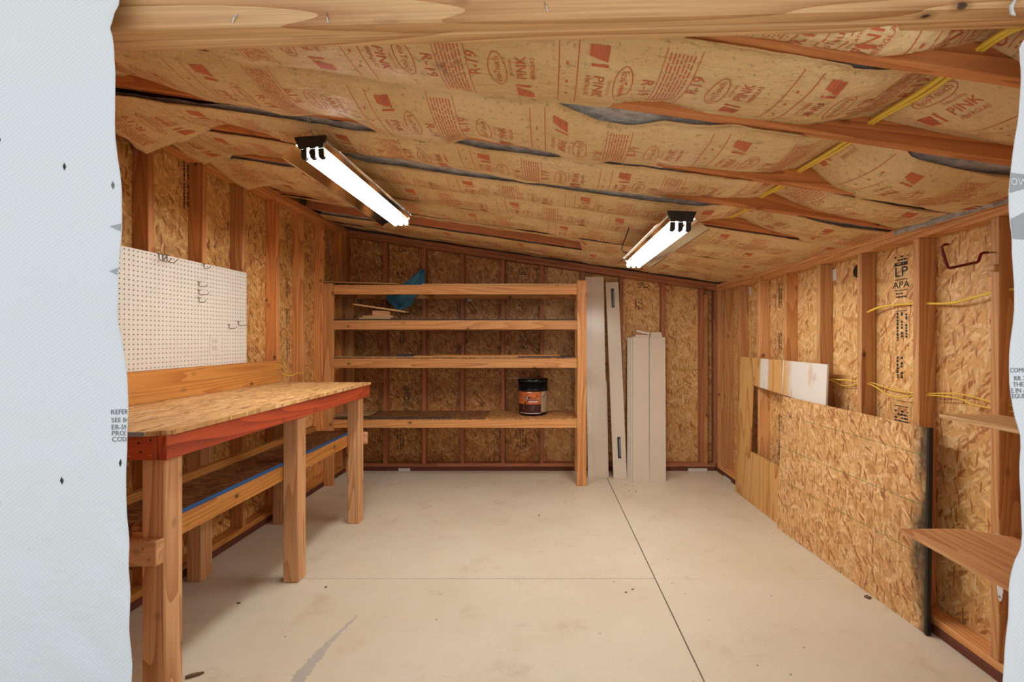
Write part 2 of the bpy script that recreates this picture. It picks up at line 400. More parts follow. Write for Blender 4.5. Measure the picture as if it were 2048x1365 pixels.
# ================================================================== SETTING
XL, YB = -2.15, 4.85                     # stud faces of the left and back walls
XR = lambda y: 1.871-.0218*y             # stud face of the right wall (very slightly askew)
ZT = lambda x: 2.168-.147*x              # underside of the raking top plate
ZR = lambda x: 2.246-.147*x              # underside of the rafters
RD = V((-.0218, 1, 0)).normalized(); RN = V((-1, -.0218, 0)).normalized()   # along / out of the right wall
S = .089

# ---- floor: four slabs with open joints
fl = MB().box(-2.4, 2.1, .7, 5.05, -.12, -.012).build('floor', 'joint'); tag(fl, 'cream painted concrete floor of the shed with control joints', None, None, 'structure')
jx = lambda y: .668-.0205*y
g = .0035; YC = 2.668
def slab(poly):
    return MB().prism(poly, -.012, 0, lambda a, b, d: (a, b, d)).build('concrete_slab', 'floor', fl)
slab([(-2.4, .7), (jx(.7)-g, .7), (jx(YC)-g, YC-g), (-2.4, YC-g)]); slab([(-2.4, YC+g), (jx(YC)-g, YC+g), (jx(5.05)-g, 5.05), (-2.4, 5.05)])
slab([(jx(.7)+g, .7), (2.1, .7), (2.1, YC-.001), (jx(YC)+g, YC-.001)]); slab([(jx(YC)+g, YC), (2.1, YC), (2.1, 5.05), (jx(5.05)+g, 5.05)])
MB().box(-2.2, jx(YC)-.006, YC-.003, YC+.003, -.012, -.0012).build('joint_filler', 'joint_pale', fl)
pts = [(2.315, -.975, .008), (2.25, -.985, .016), (2.17, -1.005, .02), (2.08, -1.02, .028), (2.0, -1.028, .04), (1.93, -1.035, .045), (1.86, -1.03, .05), (1.80, -1.05, .06), (1.7, -1.06, .05)]
mb = MB(); L = []; R = []
for i in range(len(pts)-1):
    for k in range(9):
        t = k/9; y, x, wd = [a+(b-a)*t for a, b in zip(pts[i], pts[i+1])]
        L.append((x-wd/2-random.uniform(-.003, .3*wd), y)); R.append((x+wd/2+random.uniform(-.003, .3*wd), y))
mb.prism(L+R[::-1], .0, .0012, lambda a, b, d: (a, b, d)); mb.build('crack_repair', 'patch', fl)
gr = MB().box(-7, 7, -9, .7, -.12, -.02).build('ground', 'outside'); tag(gr, 'pale concrete drive in front of the shed opening', None, None, 'structure')

# ---- left wall
wl = MB().box(XL-S-.05, XL-S-.013, .95, 5.03, 0, 2.748).build('wall_left', 'siding'); tag(wl, 'tall left stud wall with bare wood-strand sheathing', None, None, 'structure')
for y0, y1 in ((.99, 2.468), (2.470, 3.618), (3.620, 4.94)):
    piece('osb_panel', (XL-S-.012, y0, .02), (0, 1, 0), (0, 0, 1), (y1-y0, 2.62, .012), 'osb_left', wl, 0)
for y in (1.70, 2.07, 2.45, 2.83, 3.20, 3.60, 3.974, 4.333, 4.72, 4.81):
    lum('stud', 'Z', XL-S, XL, y, y+.038, .078, 2.49, 'stud_orange', wl)
lum('mud_sill', 'Y', XL-S, XL+.006, 1.0, 4.94, 0, .04, 'sill', wl); lum('bottom_plate', 'Y', XL-S, XL, 1.0, 4.94, .04, .078, 'ledger', wl)
lum('top_plate', 'Y', XL-S, XL, 1.09, 4.94, 2.49, 2.528, 'stud_orange', wl); lum('top_plate', 'Y', XL-S, XL, 1.09, 4.94, 2.529, 2.566, 'rafter', wl)

# ---- right wall
def rw(y, out=0.0, z=0.0):               # a point on the right wall: out = distance in front of the stud face
    return V((XR(y), y, z)) + RN*out
wr = MB().box(0, 4.1, 0, 2.135, .013, .05).build('wall_right', 'siding', None, False, frame(rw(.95, -S), RD, (0, 0, 1)))
tag(wr, 'low right stud wall with honey coloured strand-board sheathing', None, None, 'structure')
for y0, y1 in ((.99, 2.278), (2.280, 3.495), (3.497, 4.94)):
    piece('osb_panel', rw(y0, -S, .02), RD, (0, 0, 1), (y1-y0, 2.02, .012), 'osb_right', wr, 0)
def rstud(y_far, z0=.078, z1=1.90, mat='stud_honey', name='stud'):
    return piece(name, rw(y_far-.038, 0, z0), (0, 0, 1), -RN, (z1-z0, S, .038), mat, wr)
for y in (1.48, 1.902, 2.298, 2.70, 3.096, 3.515, 3.936, 4.33, 4.665, 4.835): rstud(y)
def rplate(name, z0, z1, y0, y1, mat, out=0.0):
    return piece(name, rw(y0, -S, z0), RD, RN, (y1-y0, S+out, z1-z0), mat, wr)
rplate('mud_sill', 0, .04, 1.09, 4.84, 'sill', .006); rplate('bottom_plate', .04, .078, 1.09, 4.84, 'stud_honey')
rplate('top_plate', 1.90, 1.938, 1.09, 4.92, 'stud_honey'); rplate('top_plate', 1.939, 1.976, 1.09, 4.92, 'stud_honey')
mb = MB().grid(40, 5, lambda a, b: rw(1.75+.66*a, .004+.012*max(0, mnoise.noise((a*9, b*3, 2))), 1.944+.010*mnoise.noise((a*14, 1, 1))+(.034-.012*a)*b))
solid(mb.build('torn_insulation', 'wool', wr, True), .003)
piece('wood_shim', rw(1.90, .004, 1.68), RD*-1, (0, 0, 1), (.05, .022, .03), 'pale_wood', wr)

# ---- back wall
wb = MB().prism([(-2.24, 0), (1.86, 0), (1.86, ZR(1.86)+.168), (-2.24, ZR(-2.24)+.168)], YB+S+.013, YB+S+.05, lambda a, b, d: (a, d, b)).build('wall_back', 'siding')
tag(wb, 'raking back stud wall of brown wood-strand sheathing behind the shelves', None, None, 'structure')
for x0, x1 in ((-2.24, -1.34), (-1.339, -.088), (-.086, 1.2), (1.202, 1.86)):
    for z0, z1 in ((.02, 1.07), (1.073, 3)):
        poly = [(x0, z0), (x1, z0), (x1, min(z1, ZR(x1)-.01)), (x0, min(z1, ZR(x0)-.01))]
        o = MB().prism(poly, 0, .012, lambda a, b, d: (a-x0, b-z0, -d)).build('osb_panel', 'osb_back' if x1 < .9 else 'osb_right', wb, False, frame((x0, YB+S, z0), (1, 0, 0), (0, 0, 1)))
for x in (-2.19, -1.770, -1.357, -.949, -.519, -.106, .329, .737, 1.182, 1.595, 1.74):
    lum('stud', 'Z', x, x+.038, YB, YB+S, .078, min(ZT(x), ZT(x+.038))-.001, 'stud_brown', wb)
lum('stud', 'Z', 1.633, 1.671, YB-.012, YB+S, .078, ZT(1.68)-.05, 'stud_honey', wb)
lum('mud_sill', 'X', -2.14, 1.76, YB-.006, YB+S, 0, .04, 'sill', wb)
lum('bottom_plate', 'X', -2.14, -1.2, YB, YB+S, .04, .078, 'stud_brown', wb); lum('bottom_plate', 'X', -1.199, 1.76, YB, YB+S, .04, .078, 'stud_brown', wb)
for k in (0, .0385):
    for xa, xb in ((-2.14, -.35), (-.349, 1.77)):
        d = V((xb-xa, 0, -.147*(xb-xa)))
        piece('top_plate', (xa, YB, ZT(xa)+k), d, (0, 1, 0), (d.length, S, .0375), 'stud_brown', wb)
lum('block', 'Z', -.99, -.90, YB-.04, YB-.002, 1.36, 1.47, 'stud_brown', wb)

# ---- ceiling: roof deck and rafters
def zfn(a, b, d): return (a, b, ZR(a)+d)
ce = MB().prism([(-2.35, .75), (2.0, .75), (2.0, 5.1), (-2.35, 5.1)], .17, .20, zfn).build('ceiling', 'osb_back'); tag(ce, 'sloping shed roof deck above open rafters', None, None, 'structure')
RAFT = [1.175, 1.575, 2.03, 2.40, 2.80, 3.20, 3.62, 4.07, 4.46]
for i, y in enumerate(RAFT):
    d = V((1, 0, -.147)).normalized(); L = 4.02*math.sqrt(1+.147**2)
    piece('rafter', (-2.18, y, ZR(-2.18)), d, (0, 1, 0), (L, .038, .16), 'stud_brown' if i == 7 else 'rafter', ce)

# ---- front wall: the wrapped wall the camera looks past, and the header over the opening
wf = MB().prism([(-2.29, 0), (-1.03, 0), (-1.03, 2.2), (1.10, 2.2), (1.10, 0), (1.95, 0), (1.95, ZR(1.95)+.169), (-2.29, ZR(-2.29)+.169)], .985, .995, lambda a, b, d: (a, d, b)).build('wall_front', 'osb_back')
tag(wf, 'front stud wall around the wide opening, sheathed and wrapped in white', None, None, 'structure')
for x in (-2.24, -1.85, -1.45, -1.07, 1.14, 1.50, 1.87):
    lum('stud', 'Z', x, x+.038, .997, 1.085, .04, min(ZR(x)-.001, 2.5) if abs(x) > 1.3 else 2.05, 'stud_orange', wf)
lum('bottom_plate', 'X', -2.24, -1.03, .997, 1.085, 0, .04, 'sill', wf); lum('bottom_plate', 'X', 1.10, 1.90, .997, 1.085, 0, .04, 'sill', wf)
def hdr(name, y0, y1, z0, h, mat):
    d = V((1, 0, .0262))
    return piece(name, (-1.16, y0, z0), d, (0, 1, 0), (2.44, y1-y0, h), mat, wf, .004)
hdr('header_beam', .997, 1.036, 2.0985-.0262*1.16, .20, 'header'); hdr('header_beam', 1.037, 1.0745, 2.0985-.0262*1.16, .20, 'header')
o = MB().tube([ppx(2046, -6, .99), ppx(2030, -2, .985), ppx(2022, 12, .985), ppx(2024, 26, .988), ppx(2030, 31, .99)], [.004, .004, .0045, .004, .002], 8).build('wrap_clip', 'white_metal', wf, True)
for u, v, r in ((1092, 14, 20), (470, 37, -30), (655, 36, 10)):
    c = ppx(u, v, .9965); a = math.radians(r)
    MB().tube([c+V((-.011*math.sin(a), 0, .011*math.cos(a))), c+V((0, -.003, 0)), c+V((.011*math.sin(a), 0, -.011*math.cos(a)))], .0014, 6).build('staple', 'bright_steel', wf)

# house wrap sheets
def wrapY(x, z):
    return .966 + .010*mnoise.noise((x*4, z*2.2, 1.3)) + .005*mnoise.noise((x*14+z*7, z*9, 4.1)) + .004*mnoise.noise((x*2.5-z*3.5, z*1.2, 8.8))
def lerp_tab(tab, x):
    if x <= tab[0][0]: return tab[0][1:] if len(tab[0]) > 2 else tab[0][1]
    for a, b in zip(tab, tab[1:]):
        if x <= b[0]:
            t = (x-a[0])/(b[0]-a[0]); r = tuple(p+(q-p)*t for p, q in zip(a[1:], b[1:])); return r if len(r) > 1 else r[0]
    return tab[-1][1:] if len(tab[-1]) > 2 else tab[-1][1]
EL = [(-200, 262), (0, 245), (14, 246), (22, 240), (38, 236), (64, 229), (80, 235), (110, 240), (160, 246), (230, 247), (330, 245), (430, 246), (500, 249), (600, 255), (640, 250), (700, 253), (760, 260), (830, 265), (930, 268), (1060, 273), (1200, 276), (1400, 275), (2100, 270)]
ER = [(-200, 2060), (60, 2060), (88, 2038), (96, 2030), (140, 2028), (200, 2025), (300, 2019), (400, 2015), (520, 2013), (640, 2011), (700, 2009), (770, 2008), (820, 2014), (870, 2025), (930, 2024), (1000, 2027), (1060, 2031), (1090, 2028), (1120, 2016), (1170, 2008), (1250, 2003), (1365, 1998), (2100, 1990)]
SX = .968/F
def make_wrap_sheet(tab, far, z1, nm):
    nz, nx = 150, 46
    def fn(a, b):
        z = .02+(z1-.02)*b
        v = CV-(z-CH)/SX
        e = (lerp_tab(tab, v)-CU)*SX + .0008*mnoise.noise((z*90, 1, 2))
        x = e+(far-e)*(a**1.6)
        return (x, wrapY(x, z) - .012*math.exp(-(abs(x-e)/.02)) * (1+mnoise.noise((z*5, 3, 3))), z)
    return solid(MB().grid(nx, nz, fn).build(nm, 'wrap', wf, True), .0012)
wrapL = make_wrap_sheet(EL, -2.29, 2.50, 'house_wrap'); wrapL['label'] = 'white woven house wrap on the left of the opening'
wrapR = make_wrap_sheet(ER, 1.95, 1.42+(CV-70)*SX, 'house_wrap'); wrapR['label'] = 'white woven house wrap on the right of the opening'
def wrap_pt(u, v, off=.0016):
    x = (u-CU)*SX; z = CH+(CV-v)*SX
    tab = EL if x < 0 else ER
    e = (lerp_tab(tab, v)-CU)*SX
    return V((x, wrapY(x, z)-off - .012*math.exp(-abs(x-e)/.02)*(1+mnoise.noise((z*5, 3, 3))), z))
def wrap_text(s, u, v, cap, parent, ink='ink_grey', tilt=0.0, wide=1.0, left=True):
    vs, fs = text2d(s); x0 = min(p[0] for p in vs) if left else 0
    k = cap/.70
    mb = MB().add([wrap_pt(u+((x-x0)*wide*math.cos(tilt)+y*math.sin(tilt))*k, v+((x-x0)*wide*math.sin(tilt)-y*math.cos(tilt))*k) for x, y in vs], fs)
    tab = EL if u < CU else ER                       # the printing stops where the sheet was cut
    def inside(p):
        e = (lerp_tab(tab, CV-(p[2]-CH)/SX)-CU)*SX
        return p[0] < e-.0005 if u < CU else p[0] > e+.0005
    mb.f = [f for f in mb.f if all(inside(mb.v[i]) for i in f)]
    return mb.build('lettering', ink, parent)
for s, v, t in (('REFER', 825, -.05), ('SEE BO', 841, -.05), ('ER-593', 855, -.04), ('PROD', 867, -.04), ('CODE', 879, -.05)):
    wrap_text(s, 225+(v-825)*.06, v, 9.5, wrapL, tilt=t, wide=1.15)
for s, u, v in (('COMM', 2010, 741), ('RR 21', 2020, 757), ('THE B', 2016, 769), ('E IN A', 2011, 781), ('EGULA', 2012, 792)):
    wrap_text(s, u, v, 9.0, wrapR, wide=1.1)
def wrap_poly(pts, ink, parent, name='printed_mark', off=.0014):
    return MB().add([wrap_pt(u, v, off) for u, v in pts], [tuple(range(len(pts)))]).build(name, ink, parent)
for u, v, k in ((133, 335, 'ink'), (229, 372, 'ink_grey'), (-1, 280, 'ink'), (250, 924, 'ink'), (131, 960, 'ink'), (3, 1006, 'ink')):
    wrap_poly([(u-3.5, v), (u, v-8), (u+3.5, v), (u, v+8)], k, wrapL)
wrap_poly([(219, 453), (246, 448.5), (246, 464)], 'ink_light', wrapL); wrap_poly([(219, 543), (248, 538.5), (248, 552)], 'ink_light', wrapL)
def wrap_band(u0, u1, top, bot, ink, parent):      # printed band that follows the sheet, top/bot = image rows at both ends
    def fn(a, b):
        t, bt = top[0]+(top[1]-top[0])*a, bot[0]+(bot[1]-bot[0])*a
        return wrap_pt(u0+(u1-u0)*a, t+(bt-t)*b, .0012)
    return MB().grid(24, 5, fn).build('printed_mark', ink, parent)
wrap_band(2017, 2070, (347, 349), (387, 372), 'ink_light', wrapR); wrap_band(2016, 2070, (440, 415), (480, 480), 'ink_light', wrapR)
wrap_text('OW', 2018, 365, 14, wrapR, 'white_ink', wide=1.1)

# ================================================================== printed stamps on the sheathing
def stamp(parent, c, right, items, ink='ink'):
    """a column of printed marks: (kind, dz, size)"""
    right = V(right).normalized(); up = V((0, 0, 1)); n = right.cross(up); mb = MB()
    def fn(x, y): return V(c)+right*x+up*y+n*.0012
    for it in items:
        k, dz, sz = it[:3]
        if k == 'bars':
            rnd = random.Random(int(dz*1000)+17)
            for r in range(it[3]):
                x = -sz/2
                y = dz-r*.018
                while x < sz/2:
                    l = rnd.uniform(.005, .022)
                    if rnd.random() > .3: mb.add([fn(x, y), fn(x+l, y), fn(x+l, y+.009), fn(x, y+.009)], [(0, 1, 2, 3)])
                    x += l+.004
        elif k == 'line': mb.add([fn(-sz/2, dz), fn(sz/2, dz), fn(sz/2, dz+.004), fn(-sz/2, dz+.004)], [(0, 1, 2, 3)])
        elif k == 'tall':
            rnd = random.Random(int(dz*1000)+5)
            for col_ in (-.03, 0, .03)[:it[3]]:
                y = dz
                while y < dz+sz:
                    l = rnd.uniform(.006, .02)
                    if rnd.random() > .25: mb.add([fn(col_, y), fn(col_+.012, y), fn(col_+.012, y+l), fn(col_, y+l)], [(0, 1, 2, 3)])
                    y += l+.005
        else: flat_text(mb, k, sz, lambda x, y: fn(x, y+dz), 1.25)
    return tag(mb.build('grade_stamp', ink, parent), kind='stuff')
LP = [('line', .07, .09), ('line', .06, .09), ('LP', .02, .075), ('line', -.022, .09), ('APA', -.05, .05), ('line', -.08, .09), ('bars', -.10, .07, 2)]
def rosb(u):                                            # Y on the right sheathing plane for an image column
    return (1.871+S)*F/(u-CU+.0218*F)
# right wall columns
y = rosb(1803); c = rw(y, -S+.0005, 0)
zr_ = lambda v, yy: CH+(CV-v)/F*yy
stamp(wr, c+V((0, 0, zr_(552, y))), -RD, LP); stamp(wr, c+V((0, 0, zr_(515, y))), -RD, [('bars', 0, .09, 3), ('line', -.045, .09)])
stamp(wr, c+V((0, 0, zr_(660, y))), -RD, [('tall', -.06, .15, 3), ('line', .1, .08)]); stamp(wr, c+V((0, 0, zr_(735, y))), -RD, [('tall', -.06, .12, 2)])
stamp(wr, c+V((0, 0, zr_(825, y))), -RD, [('bars', 0, .09, 4), ('line', .03, .09)])
for v in (590, 600, 690, 855, 905):
    y = rosb(1562); stamp(wr, rw(y, -S+.0005, zr_(v, y)), -RD, [('tall', -.06, .15, 2)])
# left wall columns
for u, vs in ((374, (345, 400, 800)), (577, (470, 580, 640, 700))):
    y = (2.15+S)*F/(CU-u)
    for v in vs: stamp(wl, (XL-S+.0005, y, zr_(v, y)), (0, 1, 0), [('tall', -.06, .16, 2)])
# back wall columns
yb = YB+S
for u, v, it in ((805, 500, [('bars', .03, .09, 4)]), (802, 548, [('bars', .01, .09, 2), ('tall', -.05, .06, 2)]), (812, 622, [('bars', 0, .09, 3)]), (806, 675, [('tall', -.07, .15, 2)]), (812, 778, [('bars', .02, .09, 3)]), (815, 800, LP),
                 (800, 880, [('tall', -.1, .2, 3)]), (1045, 545, [('bars', .03, .09, 4)]), (1043, 615, [('tall', -.03, .05, 2), ('line', -.05, .08)]), (1047, 676, LP), (1045, 880, [('tall', -.1, .2, 3)]), (1045, 745, [('bars', 0, .09, 2)]),
                 (1283, 572, [('bars', .05, .10, 5)]), (1276, 608, [('tall', -.06, .12, 3)]), (1262, 648, [('tall', -.02, .05, 1)])):
    stamp(wb, ppx(u, v, yb-.0004), (1, 0, 0), it)
def sticker(parent, u, v, y_c, right, wu, hv, base):
    n = V(right).cross(V((0, 0, 1))); m4 = frame(base, right, (0, 0, 1))
    return MB().box(-wu/2, wu/2, -hv/2, hv/2, .0005, .0015, m4).build('paper_sticker', 'white_label', parent)
for u, v in ((1669, 550), (1501, 582)):
    y = rosb(u); sticker(wr, u, v, y, -RD, .045, .075, rw(y, -S+.0005, zr_(v, y)))
for u, v in ((939, 600), (709, 602)): sticker(wb, u, v, yb, (1, 0, 0), .05, .035, ppx(u, v, yb))
y = rosb(1716); MB().lathe([(.038, 0), (.038, .003), (.03, .004)], seg=24).build('vent_knockout', 'black_plastic', wr, False, frame(rw(y, -S+.0003, zr_(543, y)), -RD, (0, 0, 1)))
for x, wd in ((1.46, .20), (-1.60, .12)):
    MB().box(x, x+wd, YB-.022, YB-.007, .001, .03).build('caulk_bead', 'white_label', wb)
for k in (0,): piece('caulk_bead', rw(4.45, .022, .002), RD, (0, 0, 1), (.16, .02, .012), 'white_label', wr)

# ================================================================== INSULATION
def tabx(tab, Y):        # (image column, edge height in px, gap) -> (x, edge height m, gap m)
    return [((u-CU)*Y/F, e*Y/F, gp) for u, e, gp in tab]
def oval(mb, fn, cx, cy, rx, ry, th=.003, n=22):
    for k in range(n):
        a, b2 = 2*math.pi*k/n, 2*math.pi*(k+1)/n
        mb.add([fn(cx+(rx+d)*math.cos(t), cy+(ry+d)*math.sin(t)) for t, d in ((a, 0), (b2, 0), (b2, th), (a, th))], [(0, 1, 2, 3)])
def rect(mb, fn, x0, x1, y0, y1, nx=1, ny=1):
    n = len(mb.v)
    mb.v += [tuple(fn(x0+(x1-x0)*i/nx, y0+(y1-y0)*j/ny)) for j in range(ny+1) for i in range(nx+1)]
    mb.f += [(n+j*(nx+1)+i, n+j*(nx+1)+i+1, n+(j+1)*(nx+1)+i+1, n+(j+1)*(nx+1)+i) for j in range(ny) for i in range(nx)]
def print_block(mb, fn, s0, W, flip):
    """one repeat of the red print; s along the batt, w across it (0 = edge nearest the opening)"""
    rnd = random.Random(int(s0*100)+3)
    for s in (0, .055): rect(mb, fn, s0+s, s0+s+.003, .08*W, .92*W, 1, 8)
    for w_ in (.3, .5, .7): rect(mb, fn, s0+.022, s0+.030, w_*W, w_*W+.012)
    def half(base, d):
        # d=+1 reads away from the opening with tops to +s, d=-1 the other way round
        c = lambda s, w_: (lambda x, y: fn(base+d*s+d*y, (W/2)+d*(w_*W)+d*x))
        f = c(.035, 0)                                  # solid logo square with a light curve cut in
        sq = c(.04, -.30)
        for k in range(6):
            t0, t1 = k/6, (k+1)/6
            rect(mb, sq, -.028, .03-.02*(1-t0), -.028+.056*t0, -.028+.056*t1-.0012, 2, 1)
        rect(mb, sq, .036, .046, -.02, .03)
        flat_text(mb, 'PINK', .046, lambda x, y: c(.045, 0)(x+.02, y))
        flat_text(mb, 'FIBERGLAS', .020, lambda x, y: c(.012, 0)(x+.02, y))
        flat_text(mb, 'INSULATION', .012, lambda x, y: c(.078, 0)(x+.02, y))
        oval(mb, c(.12, 0), 0, 0, .075, .026); flat_text(mb, 'EcoTouch', .030, c(.12, 0))
        flat_text(mb, 'R-19', .052, c(.19, .05))
    half(s0+.075, 1)
    for k in range(7):                                  # paragraph of small print
        s = s0+.305+k*.011
        w0 = .12*W
        while w0 < .86*W:
            l = rnd.uniform(.012, .04); rect(mb, fn, s, s+.0042, w0, min(w0+l, .88*W)); w0 += l+.006
    for s in (.293, .388): rect(mb, fn, s0+s, s0+s+.0025, .08*W, .92*W, 1, 8)
    half(s0+.60, -1)
PERIOD = .665
def make_batt(yf, yr, front, rear, sag, seed, label, x0=-2.14, x1=1.88, shift=0.0, droopL=0.0, droopR=0.0, lift=False):
    t = thing('insulation_batt', ((x0+x1)/2, (yf+yr)/2, ZR((x0+x1)/2)), label, 'insulation', 'kraft-faced insulation batts between the rafters')
    yf0 = yf
    fr = tabx(front, yf0); re = tabx(rear, yr)
    def surf(x, tt):
        ef, gf = lerp_tab(fr, x); er, gr = lerp_tab(re, x)
        ef += .006*mnoise.noise((x*3.1, seed, 0)); er += .006*mnoise.noise((x*2.7, seed, 5))
        gx = math.exp(-((x-1.12)/.15)**2) if lift else 0.0      # pushed up where the cables cross
        ef += .075*gx
        if ef < .004: ef = min(ef, -.004); ya = yf0-.016+gf
        else: ya = yf0+.002+gf
        if er < .004: er = min(er, -.004); yb_ = yr+.016-gr
        else: yb_ = yr-.003-gr
        ya += .010*mnoise.noise((x*2.3, seed, 9)) if gf > .01 else 0
        sg = sag*(1+.5*mnoise.noise((x*1.7, seed*3.1, 2)))*min(1, max(0, (x1-x)/.45+.15))*min(1, max(0, (x-x0)/.4+.35))*(1-gx)
        z = ZR(x)+ef*(1-tt)+er*tt-sg*math.sin(math.pi*tt)**.75
        edge = math.sin(math.pi*tt)
        z += edge*(.010*mnoise.noise((x*6, tt*2.2, seed+3)) + .005*mnoise.noise((x*15, tt*4, seed)))
        z += .004*(1-edge)*mnoise.noise((x*13, seed, tt*3))
        if droopL: z -= droopL*max(0, 1-(x-x0)/.35)**2*(.4+.6*tt)
        if droopR: z -= droopR*max(0, 1-(x1-x)/.30)**2*(.4+.6*(1-tt))
        return V((x, ya+(yb_-ya)*tt, z))
    nx = 190
    def xs(a, tt): return x0+(x1-x0)*a + (.02*mnoise.noise((tt*5, seed, 1)) if a in (0, 1) else 0)
    NR = 17
    def sheet(a, b):                                   # the stapling flange hangs as a ragged lip along both long edges
        j = round(b*(NR-1)); tt = min(1, max(0, (j-1)/(NR-3))); x = xs(a, tt); p = surf(x, tt)
        if j in (0, NR-1):
            l = .003+.016*max(0, mnoise.noise((x*3.3, seed, j))+.15)+.003*mnoise.noise((x*40, seed, j))
            p = p+V((0, .004 if j else -.002, -l))
        return p
    k = MB().grid(nx, NR, sheet).build('kraft_facing', 'kraft', t, True); solid(k, .0016)
    def wl_(a, b):
        x = x0+.01+(x1-x0-.02)*a; y = yf0+.001+(yr-yf0-.002)*b
        s0, s1 = surf(x, 0), surf(x, 1)
        tt = min(1, max(0, (y-s0.y)/(s1.y-s0.y)))
        base = max(ZR(x)-.030, surf(x, tt).z+.006)
        return V((x, y, base+.022*(.5+.5*mnoise.noise((x*9, y*22, seed)))+.008*(.5+.5*mnoise.noise((x*30, y*60, seed)))))
    MB().grid(170, 16, wl_).build('fiberglass_wool', 'wool', t, True)
    W = yr-yf0
    mb = MB()
    def fn(s, w_):
        p = surf(min(max(s, x0), x1), min(max(w_/W, .0), 1)); return V((p.x, p.y, p.z-.0022))
    s = x0+.05+shift-PERIOD
    while s < x1-.02: print_block(mb, fn, s, W, False); s += PERIOD
    mb.f = [f for f in mb.f if all(x0+.03 < mb.v[i][0] < x1-.03 for i in f)]
    tag(mb.build('red_printing', 'print_red', t), kind='stuff')
    return t
Z0 = [(0, -2, 0), (2000, -2, 0)]
R0, R1, R2, R3 = RAFT[0], RAFT[1], RAFT[2], RAFT[3]
T_ = .038
ordn = 'kraft-faced insulation batt with red print, '
make_batt(1.06, R0, [(0, -2, 0), (1780, 0, 0), (2050, 48, 0), (2200, 60, 0)], [(800, -5, 0), (1500, 5, 0), (1738, 12, 0), (1850, 30, 0), (1960, 66, 0), (2030, 40, 0), (2100, 20, 0)], .03, 11, ordn+'narrow strip just above the header', lift=True, shift=.3)
make_batt(R0+T_, R1, [(900, -2, 0), (1500, -4, .0), (1750, 4, .02), (2000, 0, 0)],
          [(240, -6, .10), (380, -8, .08), (420, -12, 0), (476, -25, 0), (555, -22, 0), (702, -17, 0), (863, -19, 0), (961, -19, 0), (1090, -10, 0), (1200, -2, 0), (1258, 12, 0), (1333, 18, 0), (1381, 13, 0), (1483, 9, 0), (1610, 13, 0), (1738, 50, 0), (1764, 47, 0), (1900, 40, 0), (2016, 33, 0)],
          .035, 21, ordn+'first full bay behind the header', lift=True, shift=.12)
make_batt(R1+T_, R2, [(240, -2, .0), (300, -10, .02), (480, -4, .0), (700, -6, .035), (740, -4, .04), (800, -3, 0), (955, -3, 0), (975, -4, .035), (1040, -4, .03), (1090, -2, 0), (1100, -2, 0), (1150, -3, .06), (1200, -4, .10), (1268, -4, .11), (1330, -2, .04), (1400, -3, .03), (1460, -2, 0), (1800, -5, 0), (1850, -4, .05), (2010, -6, .06)],
          [(240, 20, 0), (274, 30, 0), (330, 22, 0), (387, 6, 0), (452, -2, .01), (517, -3, .02), (572, -10, .01), (640, -4, .04), (709, -4, .05), (777, -21, 0), (897, -17, 0), (947, -4, .05), (1040, -5, .05), (1107, -8, .03), (1150, -18, 0), (1196, -17, 0), (1213, -8, .02), (1312, 0, .01), (1400, 8, 0), (1500, 13, 0), (1537, 18, 0), (1603, 37, 0), (1618, 43, 0), (1665, 11, 0), (1713, 1, 0), (1900, -6, 0)],
          .045, 31, ordn+'second bay behind the header', lift=True, shift=.02)
make_batt(R2+T_, R3, [(240, -14, 0), (340, -18, 0), (420, -10, .02), (600, -6, .05), (700, -8, .06), (800, -4, .01), (900, -4, .04), (960, -4, .07), (1100, -4, .05), (1150, -3, 0), (1220, -3, .03), (1320, -3, .01), (1500, -3, 0), (1900, -4, .03)],
          [(280, -30, 0), (367, -24, 0), (420, 2, 0), (483, 29, 0), (531, 12, 0), (589, 1, 0), (650, -6, 0), (800, -4, .01), (928, -6, .01), (1039, -12, 0), (1244, -3, 0), (1350, 4, 0), (1475, 15, 0), (1519, 24, 0), (1541, 37, 0), (1629, 17, 0), (1709, 10, 0), (1850, -4, 0)],
          .035, 41, ordn+'third bay behind the header', lift=True, shift=.33, droopL=.10)
make_batt(R3+T_, RAFT[4], [(380, -4, 0), (560, -4, 0), (660, -4, .03), (720, -5, .12), (900, -5, .11), (1100, -4, .09), (1300, -4, .08), (1400, -4, .05), (1440, -3, 0), (1600, -4, 0), (1700, -3, .04), (1800, -3, .03)],
          [(400, -10, 0), (470, 4, 0), (540, 9, 0), (640, 8, 0), (720, -6, 0), (1000, -5, 0), (1300, -4, 0), (1400, 5, 0), (1480, 24, 0), (1540, 8, 0), (1640, -3, 0), (1800, -4, 0)],
          .035, 51, ordn+'fourth bay, grey wool showing along its near edge', lift=True, shift=.18, droopL=.05)
make_batt(RAFT[4]+T_, RAFT[5], [(400, -3, 0), (560, -3, .04), (620, -3, .03), (760, -3, 0), (820, -3, .02), (1000, -3, 0), (1800, -3, 0)],
          [(500, -8, 0), (760, -2, .02), (900, -4, 0), (1300, -6, 0), (1600, -3, 0)], .03, 61, ordn+'fifth bay, behind the lamp chains', shift=.42, droopL=.08)
make_batt(RAFT[5]+T_, RAFT[6], [(500, -3, 0), (800, -3, .02), (1100, -3, .015), (1400, -3, 0)], [(560, 4, 0), (700, -2, 0), (1200, -2, .02), (1600, -3, 0)], .03, 71, ordn+'sixth bay, above the far lamp ends', shift=.08)
make_batt(RAFT[6]+T_, RAFT[7], [(560, -3, 0), (900, -3, .02), (1000, -3, 0), (1200, -3, .02), (1500, -3, 0)], [(600, 20, 0), (700, 18, 0), (850, 19, 0), (1000, 18, 0), (1120, 19, 0), (1158, 18, 0), (1165, -3, 0), (1500, -4, 0)], .02, 81, ordn+'seventh bay, before the bare brown rafter', shift=.25)
